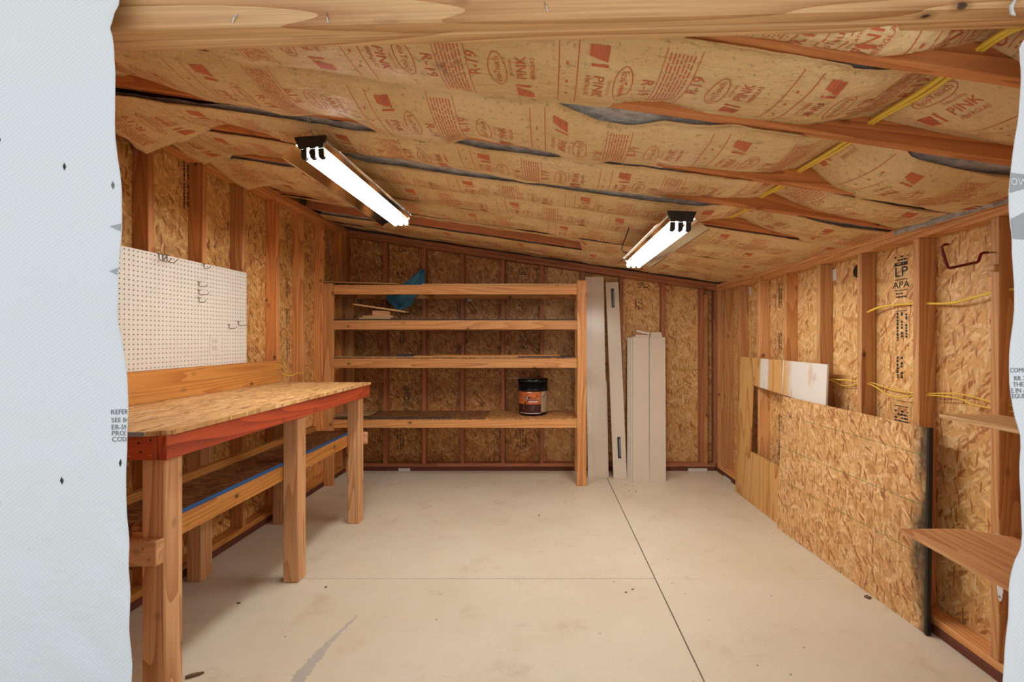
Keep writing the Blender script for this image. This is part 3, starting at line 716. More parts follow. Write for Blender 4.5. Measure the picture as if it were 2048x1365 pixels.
make_batt(RAFT[7]+T_, RAFT[8], [(620, -2, .12), (760, -2, .08), (800, -3, 0), (1500, -3, 0)], [(640, -3, .1), (760, -3, .02), (800, -3, 0), (1500, -3, 0)], .02, 91, ordn+'second from the back wall', x0=-2.12, shift=.35)
make_batt(RAFT[8]+T_, YB-.004, [(640, -2, .05), (760, -3, .02), (900, -3, 0), (1500, -3, 0)], [(640, 2, .10), (750, 2, .12), (820, 2, .05), (900, 4, 0), (1500, 4, 0)], .015, 97, ordn+'last bay against the back wall', x0=-2.12, shift=.2)

# ================================================================== WORKBENCH
wbn = thing('workbench', (-1.8, 2.6, 0), 'wooden workbench with strand-board top and red stained front edge along left wall', 'workbench')
LX0, LX1 = -1.530, -1.442
for y in (1.7125, 2.62, 3.453): lum('leg', 'Z', LX0, LX1, y, y+.086, 0, .954 if y < 3 else .955, 'leg', wbn, .005)
for y in (1.7125, 2.63, 3.443): lum('leg', 'Z', -2.09, -2.003, y, y+.086, 0, .954, 'leg', wbn, .005)
for y in (1.7125, 2.62, 3.453): lum('joist', 'X', -2.10, LX1, y+.002, y+.084, .9545, 1.0425, 'leg', wbn)
lum('front_apron', 'Y', LX1+.001, LX1+.039, 1.6745, 3.566, .954, 1.043, 'red_stain', wbn)
ea = lum('end_apron', 'X', -2.12, LX1, 1.6745, 1.7115, .954, 1.043, 'red_stain', wbn)
for x, z in ((-1.462, 1.028), (-1.505, 1.018), (-1.462, .972), (-1.497, .985), (-1.54, .968)):
    MB().lathe([(.004, 0), (.004, .001), (.002, .0016)], seg=8).build('nail_head', 'ink' if z > .98 else 'bright_steel', ea, False, frame((x, 1.6743, z), (1, 0, 0), (0, 0, 1)))
tp = MB().prism([(-2.145, 1.66), (-1.47, 1.66), (-1.40, 1.70), (-1.398, 3.57), (-2.145, 3.57)], 0, .018, lambda a, b, d: (b-1.66, -a-1.398, d))
tp = tp.build('bench_top', 'osb_bench', wbn, False, frame((-1.398, 1.66, 1.0435), (0, 1, 0), (-1, 0, 0)))
lum('painted_edge', 'X', -2.14, -1.47, 1.656, 1.6595, 1.0445, 1.0610, 'grey_paint', wbn, 0)
lum('backsplash', 'Y', XL+.001, XL+.039, 1.70, 3.60, 1.062, 1.23, 'ledger', wbn)
# lower shelf
lum('shelf_beam', 'Y', LX0-.039, LX0-.001, 1.715, 3.53, .585, .673, 'ledger', wbn)
lum('shelf_rail', 'Y', -1.838, -1.80, 1.73, 3.52, .60, .728, 'ledger', wbn)
for y in (1.7135, 3.4445): lum('shelf_joist', 'X', -2.0, LX0-.04, y+.088, y+.125, .585, .673, 'leg', wbn) if y < 3 else lum('shelf_joist', 'X', -2.0, LX0-.04, y-.04, y-.003, .585, .673, 'leg', wbn)
piece('shelf_deck', (-1.531, 1.73, .6735), (0, 1, 0), (-1, 0, 0), (1.79, .268, .017), 'osb_lower', wbn, 0).name = 'shelf_deck'
lum('painted_edge', 'Y', -1.5305, -1.5275, 1.80, 3.45, .674, .692, 'blue_paint', wbn, 0)
lum('end_stretcher', 'X', -2.09, LX1, 1.6745, 1.7115, .564, .655, 'leg', wbn)
lum('end_stretcher', 'X', -2.09, LX1+.02, 3.540, 3.577, .585, .673, 'leg', wbn)
for x, z in ((-1.49, .63), (-1.468, .59)):
    MB().lathe([(.004, 0), (.004, .001), (.002, .0016)], seg=8).build('nail_head', 'bright_steel', wbn, False, frame((x, 1.6743, z), (1, 0, 0), (0, 0, 1)))

# ================================================================== PEGBOARD + hooks
pg0, pg1, pz0, pz1 = 2.009, 3.228, 1.2315, 1.8655
pbx = XL+.004
NP, NZ = 48, 25
mb = MB(); cy = (pg1-pg0)/NP; cz = (pz1-pz0)/NZ; r = .0042
for i in range(NP):
    for j in range(NZ):
        oy, oz = (i+.5)*cy, (j+.5)*cz
        out = [(-.5, -.5), (0, -.5), (.5, -.5), (.5, 0), (.5, .5), (0, .5), (-.5, .5), (-.5, 0)]
        vs = [(oy+a*cy, oz+b*cz, .005) for a, b in out]
        ang = [-3*math.pi/4+k*math.pi/4 for k in range(8)]
        vs += [(oy+r*math.cos(a), oz+r*math.sin(a), .005) for a in ang] + [(oy+r*math.cos(a), oz+r*math.sin(a), .0) for a in ang]
        mb.add(vs, [f for k in range(8) for f in ((k, (k+1) % 8, 8+(k+1) % 8, 8+k), (8+k, 8+(k+1) % 8, 16+(k+1) % 8, 16+k))])
mb.box(0, pg1-pg0, 0, .0002, 0, .005); mb.box(0, pg1-pg0, pz1-pz0-.0002, pz1-pz0, 0, .005); mb.box(pg1-pg0-.0002, pg1-pg0, 0, pz1-pz0, 0, .005)
pgb = thing('pegboard', (pbx, pg0, pz0), 'cream perforated pegboard on the left wall above the workbench', 'pegboard')
o = mb.build('perforated_sheet', 'pegboard', pgb, False, frame((pbx, pg0, pz0), (0, 1, 0), (0, 0, 1))); tag(o, kind='stuff')
lum('hole_shade_sheet', 'Y', XL+.0005, XL+.0035, pg0+.002, pg1-.002, pz0+.002, pz1-.002, 'charcoal', pgb, 0)  # added dark sheet; its colour stands in for the shade inside the holes
bx = pbx+.0055
oc = piece('outlet_cover', (bx-.0003, 2.875, 1.245+.05), (0, 1, 0), (0, 0, 1), (.085, .125, .004), 'pegboard', pgb, .0015)
for dy in (.02, .046):
    for dz in (.03, .075): piece('socket_face', (bx+.0034, 2.875+dy, 1.295+dz), (0, 1, 0), (0, 0, 1), (.02, .03, .0015), 'cream_edge', oc, .0008)
HK = [(318, 517, 'top left of the pegboard, leftmost of the cluster'), (326, 519, 'top left of the pegboard, middle of the cluster'), (334, 520, 'top left of the pegboard, right of the cluster'), (408, 536, 'near the top edge of the pegboard'),
      (398, 573, 'uppermost of the three in a column on the pegboard'), (398, 589, 'middle of the three in a column on the pegboard'), (398, 604, 'lowest of the three in a column on the pegboard'), (458, 657, 'lower right of the pegboard'), (477, 651, 'nearest the right edge of the pegboard')]
for i, (u, v, lb) in enumerate(HK):
    X_ = bx+.003; y = -X_*F/(CU-u); z = zr_(v, y)
    ln = .045+.01*(i % 3)
    pts = [(X_, y, z+.028), (X_+.001, y, z+.004), (X_+.006, y, z-.004), (X_+ln*.8, y-.004, z-.002), (X_+ln, y-.004, z+.010)]
    if i < 3: pts = [(X_, y, z+.03), (X_+.001, y, z), (X_+.01, y, z-.012), (X_+.03, y+.01*(i-1), z-.016), (X_+.05, y+.014*(i-1), z+.006)]
    o = MB().tube(pts, .0024, 6).build('peg_hook', 'steel', None, True); tag(o, 'bent wire peg hook '+lb, 'hook', 'wire hooks on the pegboard')
    MB().tube([(X_, y-.012, z+.026), (X_, y+.012, z+.026)], .0022, 6).build('cross_wire', 'steel', o)

# ================================================================== SHELVING UNIT
su = thing('shelving_unit', (-.9, 4.6, 0), 'tall wooden shelving unit of bare lumber with four shelves against back wall', 'shelving')
SYF, SYB = 4.34, 4.843
for x0, x1 in ((-2.148, -2.06), (.258, .347)):
    lum('post', 'Z', x0, x1, SYF, SYF+.038, 0, 1.955 if x0 > 0 else 1.93, 'shelf', su)
    lum('post', 'Z', x0, x1, 4.80, 4.838, 0, 1.93, 'shelf', su)
SH = [(1.822, 1.912), (1.488, 1.576), (1.122, 1.211), (.552, .630)]
for i, (z0, z1) in enumerate(SH):
    lum('front_beam', 'X', -2.058, .256, SYF+.001, SYF+.037, z0, z1, 'shelf', su)
    lum('rear_beam', 'X', -2.058, .256, 4.80, 4.836, z0-.004 if i else z0-.002, z1, 'shelf', su)
    for x0, x1 in ((-2.0585, -2.0215), (.220, .2565)): lum('cross_bar', 'Y', x0, x1, SYF+.039, 4.799, z0+.01, z1, 'shelf', su)
def deck(x0, x1, i, mat, t=.010, y0=SYF+.002, y1=4.836):
    z = SH[i][1]+.0005
    return piece('shelf_deck', (x0, y1, z), (1, 0, 0), (0, -1, 0), (x1-x0, y1-y0, t), mat, su, 0) if False else piece('shelf_deck', (x0, y0, z), (1, 0, 0), (0, 1, 0), (x1-x0, y1-y0, t), mat, su, 0)
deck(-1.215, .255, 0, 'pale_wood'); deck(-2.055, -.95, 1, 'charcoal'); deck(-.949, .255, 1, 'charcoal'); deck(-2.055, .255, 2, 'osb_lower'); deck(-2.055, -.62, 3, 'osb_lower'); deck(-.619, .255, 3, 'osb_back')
for x in (-1.80, -1.26): lum('support_slat', 'Y', x, x+.038, SYF+.039, 4.799, 1.83, 1.911, 'shelf', su)
zt = lambda i: SH[i][1]+.0108

# things on the shelves
o = piece('hardboard_sheet', (-2.14, 4.30, 1.9345), (1, 0, -.0265), (0, 1, 0), (.70, .36, .006), 'cardboard', None, .001)
tag(o, 'thin brown hardboard sheet lying on the top shelf at the left end', 'hardboard')
rows = [(620, 797, 803), (612, 786, 822), (604, 776, 827), (597, 771, 829), (585, 776, 838), (573, 798, 850), (560, 818, 851), (548, 832, 850), (539, 843, 849)]
def cloth(a, b):
    k = b*(len(rows)-1); i = min(int(k), len(rows)-2); t = k-i
    v, ul, ur = [p+(q-p)*t for p, q in zip(rows[i], rows[i+1])]
    u = ul+(ur-ul)*a
    Y = 4.71 + .02*math.sin(a*7+b*3) + .02*mnoise.noise((a*5, b*6, 2)) + (.03 if b > .6 else 0)*a
    return ppx(u, v, Y)
o = solid(MB().grid(26, 34, cloth).build('cloth', 'blue_cloth', None, True), .004); tag(o, 'teal blue cloth crumpled over the top shelf and hanging below it', 'cloth')
def board_thing(name, org, ax, ay, size, mat, label, cat, group=None):
    return tag(piece(name, org, ax, ay, size, mat, None, .002), label, cat, group)
z = zt(1); Yo = 4.40; px = lambda u, Y: (u-CU)/F*Y
board_thing('offcut_board', (px(717, Yo), Yo, z), (1, .03, 0), (0, 1, 0), (px(780, Yo)-px(717, Yo), .20, .019), 'pale_wood', 'pale offcut board at the bottom of the pile on the second shelf', 'offcut', 'wood offcuts on the second shelf')
board_thing('offcut_board', (px(722, Yo), Yo+.03, z+.0195), (1, .06, 0), (0, 1, 0), (px(783, Yo)-px(722, Yo), .17, .019), 'pale_wood', 'second offcut board from the bottom of the pile', 'offcut', 'wood offcuts on the second shelf')
board_thing('wood_block', (px(741, Yo), Yo+.04, z+.039), (1, .08, 0), (0, 1, 0), (.17, .089, .048), 'leg', 'short thick lumber block propping up the tilted plank', 'block', 'wood offcuts on the second shelf')
board_thing('plank', (px(707, Yo), Yo, z+.138), (1, .02, -.147), (0, 1, 0), (.50, .12, .016), 'pale_wood', 'pale plank lying tilted over the block on the second shelf', 'plank', 'wood offcuts on the second shelf')
z = zt(2)
for u0, u1, Y, dz, dy, lb in ((827, 1040, 4.42, 0, .01, 'thin yellow strip lying nearest the front of the third shelf'), (900, 1118, 4.52, 0, -.02, 'thin yellow strip lying in the middle of the third shelf'), (874, 1120, 4.60, 0, .02, 'long thin yellow strip lying furthest back on the third shelf')):
    board_thing('wood_strip', (px(u0, Y), Y, z+dz), (1, dy, 0), (0, 1, 0), (px(u1, Y)-px(u0, Y), .02, .016), 'ledger', lb, 'strip', 'wood strips on the third shelf')
board_thing('wood_strip', (px(668, 4.35), 4.36, z), (1, 0, 0), (0, 1, 0), (1.75, .05, .007), 'pale_wood', 'flat pale lath along the front edge of the third shelf', 'strip', 'wood strips on the third shelf')
board_thing('dark_offcut', (px(796, 4.45), 4.44, z), (1, 0, 0), (0, 1, 0), (.145, .06, .028), 'charcoal', 'short charcoal block left of the yellow strips on third shelf', 'offcut')
board_thing('felt_strip', (px(1036, 4.36), 4.345, z+.0005), (1, 0, 0), (0, 1, 0), (.50, .013, .011), 'charcoal', 'dark felt strip at the right end of the third shelf', 'felt')
z = zt(3)
board_thing('cardboard_piece', (px(668, 4.5), 4.50, z), (1, 0, 0), (0, 1, 0), (.34, .22, .012), 'cardboard', 'flat brown cardboard piece at the left end of the bottom shelf', 'cardboard')
board_thing('felt_strip', (px(668, 4.36), 4.345, z), (1, 0, 0), (0, 1, 0), (1.13, .03, .008), 'charcoal', 'long dark felt strip along the front of the bottom shelf', 'felt')
# pail
bc = V(((1066-CU)/F*4.63, 4.63, z))
pl = thing('pail', bc, 'glossy black pail of stain with orange and brown label on the bottom shelf', 'pail')
MB().lathe([(.138, 0), (.141, .004), (.142, .01), (.148, .25), (.152, .252), (.152, .26), (.148, .262), (.150, .33)], bc, 40).build('body', 'pail', pl, True)
MB().lathe([(.150, .331), (.156, .331), (.157, .337), (.157, .352), (.150, .358), (.140, .358), (.136, .350)], bc, 40).build('lid', 'pail', pl, True)
def pail_pt(a, z_, off=.0012):
    rr = .142+(.148-.142)*(z_-.01)/.24+off; a = math.radians(a); return bc+V((rr*math.sin(a), -rr*math.cos(a), z_))
def pail_patch(a0, a1, z0, z1, mat, off=.0012, name='label_panel', n=14):
    return MB().grid(n, 3, lambda s, t: pail_pt(a0+(a1-a0)*s, z0+(z1-z0)*t, off)).build(name, mat, pl, True)
pail_patch(-78, 34, .115, .238, 'pail_orange'); pail_patch(-78, 34, .03, .1145, 'pail_brown'); pail_patch(35, 78, .03, .238, 'pail_beige')
pail_patch(-60, 34, .022, .029, 'cream_edge'); pail_patch(-14, 22, .137, .146, 'white_label', .002, 'label_bar')
def pail_poly(pts, mat, off=.002): return MB().add([pail_pt(a, z_, off) for a, z_ in pts], [tuple(range(len(pts)))]).build('label_mark', mat, pl)
pail_poly([(-33, .192), (-26, .192), (-19, .152), (-22, .150)], 'ink'); pail_poly([(-17, .150), (-1, .192), (-15, .192), (-19, .165)], 'ink')
pail_poly([(-35, .196), (-33, .196), (-22, .148), (-24, .148)], 'white_label', .0018); pail_poly([(-25, .192), (-22, .192), (-18, .17), (-19.5, .165)], 'white_label', .0024)
for k in range(3): pail_poly([(-20+k*6, .224), (-17+k*6, .224), (-14+k*6, .238), (-17+k*6, .238)], 'white_label')
for k in range(3): pail_poly([(-38, .094-k*.016), (6-k*3, .094-k*.016), (6-k*3, .10-k*.016), (-38, .10-k*.016)], 'cream_edge')
for s in (-1, 1): MB().lathe([(.011, 0), (.011, .006), (.006, .010)], seg=12).build('handle_ear', 'bright_steel', pl, True, frame(bc+V((s*.149, 0, .285)), (0, 1, 0), (0, 0, s)))
MB().tube([bc+V((-.160*math.cos(t), -.158*math.sin(t)*.99-.004, .285-.125*math.sin(t))) for t in [math.pi*k/16 for k in range(17)]], .0025, 6).build('bail_handle', 'bright_steel', pl, True)
o = MB().tube([(px(940, 4.6), 4.60, z+.3625), (px(1050, 4.62), 4.61, z+.3615), (px(1153, 4.64), 4.65, z+.3625)], .003, 6).build('metal_rod', 'bright_steel', None, True); tag(o, 'long thin metal rod lying across the lid of the pail', 'rod')
o = MB().tube([bc+V((-.012-.03*math.sin(t), .03, .3615+.10*math.cos(t*.5))) for t in (-3.1, -2.2, -1.2, -.4, 0, .4, 1.2, 2.2, 3.1)], .0022, 6).build('wire_loop', 'steel', None, True); tag(o, 'thin wire loop standing on top of the pail lid', 'wire')

# ================================================================== LEANING PANELS BY THE BACK WALL
def leaning(name, uL, uR, vB, YB_, uLt, uRt, vT, YT, th, mat, label, group, cat='panel'):
    bl, br, tl = ppx(uL, vB, YB_), ppx(uR, vB, YB_), ppx(uLt, vT, YT)
    bl.z = br.z = 0.0005
    bl.x = (uL-CU)/F*YB_; br.x = (uR-CU)/F*YB_
    up = tl-bl; m = frame(bl, up, br-bl)       # local x up the panel, local y across, z towards the wall or room
    t = thing(name, bl, label, cat, group)
    return t, m, up.length, (br-bl).length
G = 'cream laminate panels leaning on the back wall'
t, m, L, Wd = leaning('closet_panel', 1176, 1215, 957, 4.59, 1170, 1208, 554, 4.80, .02, 'cream_panel', 'tall cream panel leaning beside the shelving post', G)
def put(mb, name, mat, t, m, bevel=False): return mb.build(name, mat, t, False, m)
# frame(): z = up x across = points away from the camera?  (x up, y right) -> z = up x right = +Y (towards the wall)
put(MB().box(0, L, 0, Wd*.30, 0, .02), 'side_leaf', 'cream_panel', t, m); put(MB().box(0, L, Wd*.305, Wd, .004, .02), 'main_leaf', 'cream_panel', t, m)
t2 = put(MB().box(0, L*.47, Wd+.001, Wd+.012, .004, .02), 'edge_strip', 'cream_edge', t, m)
t, m, L, Wd = leaning('slotted_panel', 1228, 1254, 959, 4.56, 1212, 1238, 565, 4.79, .03, 'cream_panel', 'tall narrow cream panel with two dark pull slots, tilted sideways', G)
put(MB().box(0, L, 0, Wd, 0, .03), 'leaf', 'cream_panel', t, m); put(MB().box(0, L, -.004, -.0005, 0, .03), 'edge_strip', 'cream_edge', t, m)
for x0, x1, yc in ((L*.10, L*.205, .5), (L*.865, L*.965, .50)):
    f = put(MB().box(x0, x1, Wd*yc-.016, Wd*yc+.016, -.004, -.0002), 'pull_slot', 'slot_dark', t, m)
    put(MB().box(x0+.02, x1-.02, Wd*yc+.001, Wd*yc+.011, -.006, -.0042), 'pull_insert', 'slot_grey', f, m)
DZ = .021
for k, (uo, lb) in enumerate(((0, 'front left board of the short cream stack'), (0, 'front right board of the short cream stack'), (-3.2, 'second layer board of the short cream stack'), (-6.2, 'third layer board of the short cream stack'), (-9, 'rearmost board of the short cream stack'))):
    if k == 0: a = (1266, 1298.6)
    elif k == 1: a = (1299.2, 1332)
    else: a = (1266+uo, 1332+uo*.3)
    ly = max(0, k-1)*DZ
    kx = 4.48
    t, m, L, Wd = leaning('cream_board', a[0], a[1], 964, 4.48, a[0], a[1]+.0, 674+(0 if k < 2 else 2), 4.715, .02, 'cream_panel', lb+' leaning on the back wall', G, 'board')
    m = m @ Matrix.Translation((0, 0, ly)); m = Matrix.Translation((0, 0, .0005)) @ m
    off = m.to_translation().z
    m = Matrix.Translation((0, 0, .0015-off)) @ m
    put(MB().box(0, L, 0, Wd, 0, .0195), 'leaf', 'cream_panel', t, m); put(MB().box(0, L, -.0012, -.0002, 0, .0195), 'edge_band', 'cream_edge', t, m)
zt3 = 1.4165
for x, dz, rot, wd, lb in ((.878, 0, 0, .145, 'bottom left cream offcut on top of the short stack'), (.888, .025, -.22, .14, 'tilted top left cream offcut on the short stack'), (1.034, 0, 0, .118, 'bottom right cream offcut on top of the short stack'), (1.034, .0255, 0, .112, 'top right cream offcut on the short stack')):
    piece_o = piece('cream_offcut', (x, 4.70, zt3+dz+(.027 if rot else 0)), (1, 0, rot), (0, 1, 0), (wd, .10, .024), 'cream_panel', None, .002)
    tag(piece_o, lb, 'offcut', 'small cream offcuts on the panel stack')

# ================================================================== SHEETS LEANING ON THE RIGHT WALL
bl, br, tl = V((1.712, 4.20, .001)), V((1.738, 2.93, .001)), V((1.762, 4.22, 1.235))
m = frame(bl, br-bl, tl-bl)               # x towards the opening, y up; z towards the wall
Lp, Hp = (br-bl).length, (tl-bl).length
hx0, hx1, hz0, hz1 = .255, .93, .43, 1.0
mb = MB(); th = .012
outer = [(0, 0), (Lp, 0), (Lp, Hp), (0, Hp)]; inner = [(hx0, hz0), (hx1, hz0), (hx1, hz1-.03), (hx0, hz1)]
for zz in (0, th): mb.v += [(a, b, zz) for a, b in outer+inner]
for k in range(4):
    n_ = (k+1) % 4
    mb.f += [(k, n_, 4+n_, 4+k), (8+k, 12+k, 12+n_, 8+n_), (k, 8+k, 8+n_, n_), (4+k, 4+n_, 12+n_, 12+k)]
pw = mb.build('plywood_sheet', 'plywood', None, False, frame(bl, br-bl, tl-bl)); tag(pw, 'plywood sheet with a cut-out window and white paint, leaning on right wall', 'plywood')
az = m.to_3x3().col[2]
bl, br, tl = V((1.690, 3.385, .001)), V((1.788, 2.165, .001)), V((1.733, 3.392, .975))
m = frame(bl, br-bl, tl-bl); L2 = (br-bl).length; H2 = (tl-bl).length
tw = (m.inverted() @ V((1.802, 2.16, .985))).z       # the sheet is slightly twisted: its near top corner rests on the studs
def warped(x0, x1, y0, y1, z0, z1, n=6):
    mb = MB()
    for zz in (z0, z1): mb.grid(n, n, lambda a, b: (x0+(x1-x0)*a, y0+(y1-y0)*b, zz+tw*((x0+(x1-x0)*a)/L2)*((y0+(y1-y0)*b)/H2)))
    N = n*n; ring = [i for i in range(n)]+[(j+1)*n-1 for j in range(1, n)]+[n*(n-1)+i for i in range(n-2, -1, -1)]+[j*n for j in range(n-2, 0, -1)]
    mb.f += [(a, b, N+b, N+a) for a, b in zip(ring, ring[1:]+ring[:1])]
    return mb
os_ = warped(0, L2, 0, H2, 0, .0115).build('strand_board_sheet', 'osb_leaning', None, False, m)
tag(os_, 'strand-board sheet with green chalk lines and a black near edge, leaning on right wall', 'board')
warped(L2+.0003, L2+.013, -.0005, H2+.003, -.003, .018).build('tarred_edge', 'black_edge', os_, False, m)
o = MB().box(-.012, .012, -.012, .012, 0, .008, frame((1.715, 2.47, .0005), (1, .5, 0), (0, 1, 0))).build('shim_chip', 'bark'); tag(o, 'small splintered chip on the floor at the foot of the strand-board sheet', 'chip')

# corner shelves on the right wall by the opening
def wall_shelf(z, x0, th, label, notch):
    t = thing('wall_shelf', (1.7, 1.6, z), label, 'shelf', 'plywood shelves on the right wall by the opening')
    poly = [(x0, 1.12), (x0, 1.88), (1.69, 1.88), (1.826, 1.80 if notch else 1.86), (1.826, 1.12)]
    MB().prism(poly, 0, th, lambda a, b, d: (b-1.12, -a+1.83, d)).build('shelf_board', 'pale_wood' if not notch else 'shelf_ply', t, False, frame((1.83, 1.12, z), (0, 1, 0), (-1, 0, 0)))
    return t
wall_shelf(1.075, 1.60, .016, 'upper plywood shelf on the right wall beside the opening', False)
t = wall_shelf(.605, 1.44, .014, 'lower plywood shelf on a white bracket at the right wall', True)
b0 = MB().prism([(.0, 0), (.022, 0), (.024, -.22), (.018, -.26), (.011, -.272), (.004, -.26), (-.002, -.22)], 0, .004, lambda a, b, d: (1.829-d, 1.845+a, .604+b)).build('bracket', 'white_metal', t)
MB().prism([(.0, 0), (.022, 0), (.022, -.004), (0, -.004)], 0, .24, lambda a, b, d: (1.825-d, 1.845+a, .604+b)).build('bracket_arm', 'white_metal', b0)
MB().lathe([(.005, 0), (.005, .001), (.003, .003)], seg=10).build('screw_head', 'steel', b0, False, frame((1.8248, 1.857, .352), (0, -1, 0), (0, 0, 1)))

# red hook
yk = 1.883
pts = [(1896.5, 488.7), (1889, 489.5), (1882.5, 494), (1888, 512), (1894, 531), (1897, 535.5), (1901, 536.5), (1930, 530), (1953, 525.5), (1957, 523), (1959.5, 515), (1962, 508.5), (1966, 506), (1976, 505.4)]
hk = MB().tube([ppx(u, v, yk) for u, v in pts], .0058, 8).build('red_hook', 'red_metal', None, True); tag(hk, 'dark red bent storage hook screwed into the right wall stud', 'hook')
MB().tube([ppx(1975, 505.4, yk), ppx(1998, 505, yk)], .0032, 8).build('screw_shank', 'steel', hk, True)

# ================================================================== SHOP LIGHTS
def shop_light(label, near, far, chain_top, rear_top, roll):
    near, far = V(near), V(far)
    d = (far-near).normalized(); L = (far-near).length
    t = thing('shop_light', near, label, 'lamp', 'hanging fluorescent shop lights')
    x = d.cross(V((0, 0, 1))).normalized(); zz = x.cross(d)
    rot = Matrix.Rotation(roll, 3, d); x = rot @ x; zz = rot @ zz
    m = Matrix.Identity(4)
    for i in range(3): m[i][0] = x[i]; m[i][1] = d[i]; m[i][2] = zz[i]; m[i][3] = near[i]
    prof = [(-.142, -.056), (-.139, -.050), (-.085, -.012), (-.066, 0), (-.05, -.014), (.05, -.014), (.066, 0), (.085, -.012), (.139, -.050), (.142, -.056)]
    n = len(prof)
    sh = MB().add([(a, y, b) for y in (0, L) for a, b in prof], [(i, i+1, n+i+1, n+i) for i in range(n-1)]).build('reflector', 'reflector', t, False, m); solid(sh, .0012)
    MB().box(-.052, .052, .012, L-.012, -.0125, .030).build('ballast_channel', 'white_metal', t, False, m)
    for y0, y1 in ((-.006, .010), (L-.010, L+.006)):
        MB().prism([(-.073, .032), (.073, .032), (.056, -.020), (-.056, -.020)], y0, y1, lambda a, b, dd: (a, dd, b)).build('end_cap', 'black_plastic' if y0 < .1 else 'white_metal', t, False, m)
    for a in (-.040, 0, .040):
        for y0, y1, s in ((.0105, .030, 1), (L-.030, L-.0105, -1)):
            MB().prism([(a-.013, -.020), (a+.013, -.020), (a+.013, -.058), (a+.007, -.066), (a-.007, -.066), (a-.013, -.058)], y0, y1, lambda p, q, dd: (p, dd, q)).build('socket', 'black_plastic' if s > 0 else 'white_metal', t, False, m)
        MB().tube([(a, .031, -.046), (a, L*.5, -.046), (a, L-.031, -.046)], .0155, 14).build('fluorescent_tube', 'tube', t, True, m)
    def chain(p0, p1):
        p0, p1 = V(p0), V(p1); dd = p1-p0; n = max(3, int(dd.length/.017)); mb = MB()
        ax = dd.normalized(); s1 = ax.cross(V((.3, 1, .1))).normalized(); s2 = ax.cross(s1)
        for k in range(n):
            c = p0+dd*((k+.5)/n); s = s1 if k % 2 else s2
            mb.tube([c+ax*.0105*math.cos(q)+s*.005*math.sin(q) for q in [2*math.pi*j/8 for j in range(8)]], .0013, 5, True)
        return tag(mb.build('hanging_chain', 'bright_steel', t, True), kind='stuff')
    chain(m @ V((0, .03, .032)), chain_top); chain(m @ V((0, L-.03, .032)), rear_top)
    return t
n1, f1 = V((-1.098, 2.10, 2.297)), V((-1.068, 3.29, 2.272))
shop_light('long fluorescent shop light hanging on the left', n1, f1, (-1.09, 2.05, ZR(-1.09)+.0), (-1.06, 3.235, ZR(-1.06)), -.06)
n2, f2 = V((.664, 2.31, 2.012)), V((.640, 3.52, 2.008))
shop_light('fluorescent shop light hanging on the right', n2, f2, (.672, 2.40, ZR(.672)), (.64, 3.50, 2.12), .03)
o = MB().tube([(.52, 2.95, 2.16), (.515, 3.0, 2.12), (.505, 3.08, 2.07), (.50, 3.2, 2.03), (.53, 3.3, 2.025), (.585, 3.36, 2.030), (.60, 3.38, 2.040)], .0035, 6).build('power_cord', 'black_plastic', None, True)
tag(o, 'black power cord dropping from ceiling to the right lamp', 'cord')

# ================================================================== CABLES
def cable(name, pts, r, label, parent_twin=None, mat='yellow_cable'):
    P = [V(p) for p in pts]; out = []
    for i in range(len(P)-1):
        p0, p1, p2, p3 = P[max(i-1, 0)], P[i], P[i+1], P[min(i+2, len(P)-1)]
        for k in range(6):
            t = k/6; out.append(.5*((2*p1)+(p2-p0)*t+(2*p0-5*p1+4*p2-p3)*t*t+(3*p1-p0-3*p2+p3)*t**3))
    out.append(P[-1])
    o = MB().tube(out, r, 7).build(name, mat, None, True); tag(o, label, 'cable', 'yellow electrical cables'); return o
mid = -.045
cable('electrical_cable', [rw(4.1, mid-.01, 1.10), rw(3.9, mid, 1.11), rw(3.5, mid, 1.12), rw(3.1, mid, 1.135), rw(2.9, mid-.02, 1.10), rw(2.68, mid, 1.147), rw(2.5, mid-.03, 1.115), rw(2.28, mid, 1.128), rw(2.1, mid-.02, 1.145), rw(1.9, mid, 1.13), rw(1.5, mid, 1.13)], .0035, 'yellow cable strung low through the right wall studs, upper strand')
cable('electrical_cable', [rw(3.06, mid+.01, 1.132), rw(2.68, mid+.008, 1.142), rw(2.5, mid-.01, 1.085), rw(2.28, mid+.006, 1.12), rw(2.1, mid-.01, 1.125), rw(1.98, mid, 1.105), rw(1.5, mid, 1.11)], .0035, 'yellow cable strung low through the right wall studs, lower strand')
cable('electrical_cable', [rw(2.72, mid-.0, 1.556), rw(2.66, mid+.01, 1.556), rw(2.58, mid+.0, 1.578), rw(2.45, mid-.02, 1.585), rw(2.28, mid, 1.576), rw(2.12, mid+.005, 1.567), rw(1.98, mid, 1.59), rw(1.88, mid, 1.60), rw(1.5, mid, 1.61)], .006, 'thick yellow cable strung high across the right wall')
cable('electrical_cable', [(.50, YB+.045, 1.10), (.75, YB+.045, 1.10), (1.0, YB+.05, 1.09), (1.2, YB+.045, 1.075), (1.4, YB+.06, 1.068), (1.62, YB+.045, 1.085), (1.78, YB+.04, 1.08)], .0035, 'thin yellow cable running along the back wall behind the panels')
for dx, lb in ((0, 'left strand of the yellow cable pair under the ceiling'), (.020, 'right strand of the yellow cable pair under the ceiling')):
    P = []
    for i in range(0, 6):
        y = RAFT[i]+.019; x = 1.10+dx*.6
        zk = ZR(x)+.060
        P += [(x, y-.10, zk-.002), (x, y, zk), (x+dx*.5, y+.14, zk-.010)]
    cable('electrical_cable', [(1.14+dx, 1.06, ZR(1.14)+.06)]+P, .0075, lb)
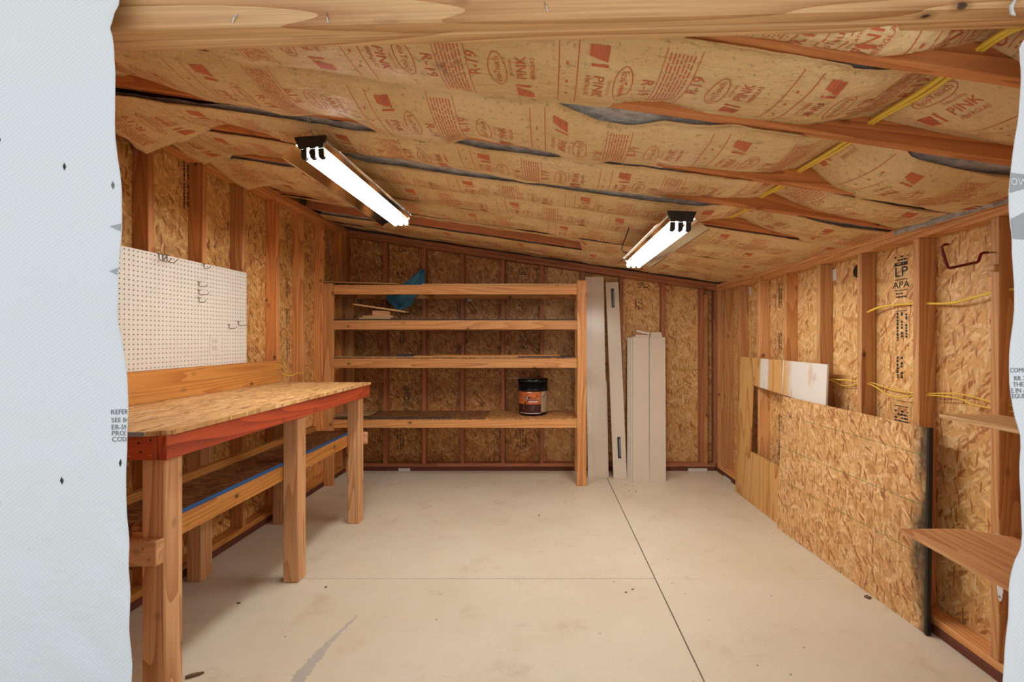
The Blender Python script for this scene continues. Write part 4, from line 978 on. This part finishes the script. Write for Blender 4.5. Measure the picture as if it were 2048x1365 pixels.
cable('electrical_cable', [(-1.62, 2.33, ZR(-1.62)+.055), (-1.60, 2.39, ZR(-1.6)+.05), (-1.58, 2.45, ZR(-1.58)+.06)], .006, 'short yellow cable end through a rafter at upper left')
cable('electrical_cable', [(-2.11, 3.62, 1.12), (-2.09, 3.70, 1.10), (-2.10, 3.80, 1.115), (-2.12, 3.90, 1.10), (-2.14, 3.97, 1.11)], .0035, 'loose yellow cable loop on left wall past the workbench')

# ================================================================== FLOOR DEBRIS
def debris(name, u, v, sz, rot, label, mat='bark', h=.006):
    Y = F*CH/(v-CV); x = (u-CU)/F*Y; rnd = random.Random(u*7+v)
    n = 9; c, s = math.cos(rot), math.sin(rot)
    poly = []
    for k in range(n):
        a = 2*math.pi*k/n; rr = rnd.uniform(.7, 1.15)
        p, q = rr*sz[0]*math.cos(a), rr*sz[1]*math.sin(a); poly.append((x+p*c-q*s, Y+p*s+q*c))
    o = MB().prism(poly, .0004, h, lambda a, b, d: (a, b, d)).build(name, mat); return tag(o, label, 'debris', 'bits of bark and leaf on the floor')
debris('bark_chip', 388, 1354, (.030, .010), .5, 'grey bark chip on the floor beside the near bench leg', h=.010)
debris('bark_chip', 652, 1176, (.007, .004), .4, 'tiny dark chip on the floor right of the middle bench leg')
debris('bark_chip', 477, 1208, (.010, .004), .1, 'tiny dark chip on the floor under the workbench')
debris('leaf_bit', 1252, 1186, (.008, .005), .2, 'tiny dark speck left of the joint crossing, left one', h=.003)
debris('leaf_bit', 1265, 1180, (.008, .005), .2, 'tiny dark speck left of the joint crossing, right one', h=.003)
debris('leaf_bit', 1078, 1032, (.010, .006), 1.1, 'small brown leaf bit on the middle of the floor', h=.004)
rnd = random.Random(4)
for k, lb in enumerate(('leftmost', 'second', 'middle', 'fourth', 'rightmost')):
    debris('leaf_bit', 1244+k*7, int(970+rnd.uniform(0, 18)), (rnd.uniform(.004, .010), rnd.uniform(.003, .006)), rnd.uniform(0, 3), lb+' of the dirt crumbs before the short cream stack', h=.003)
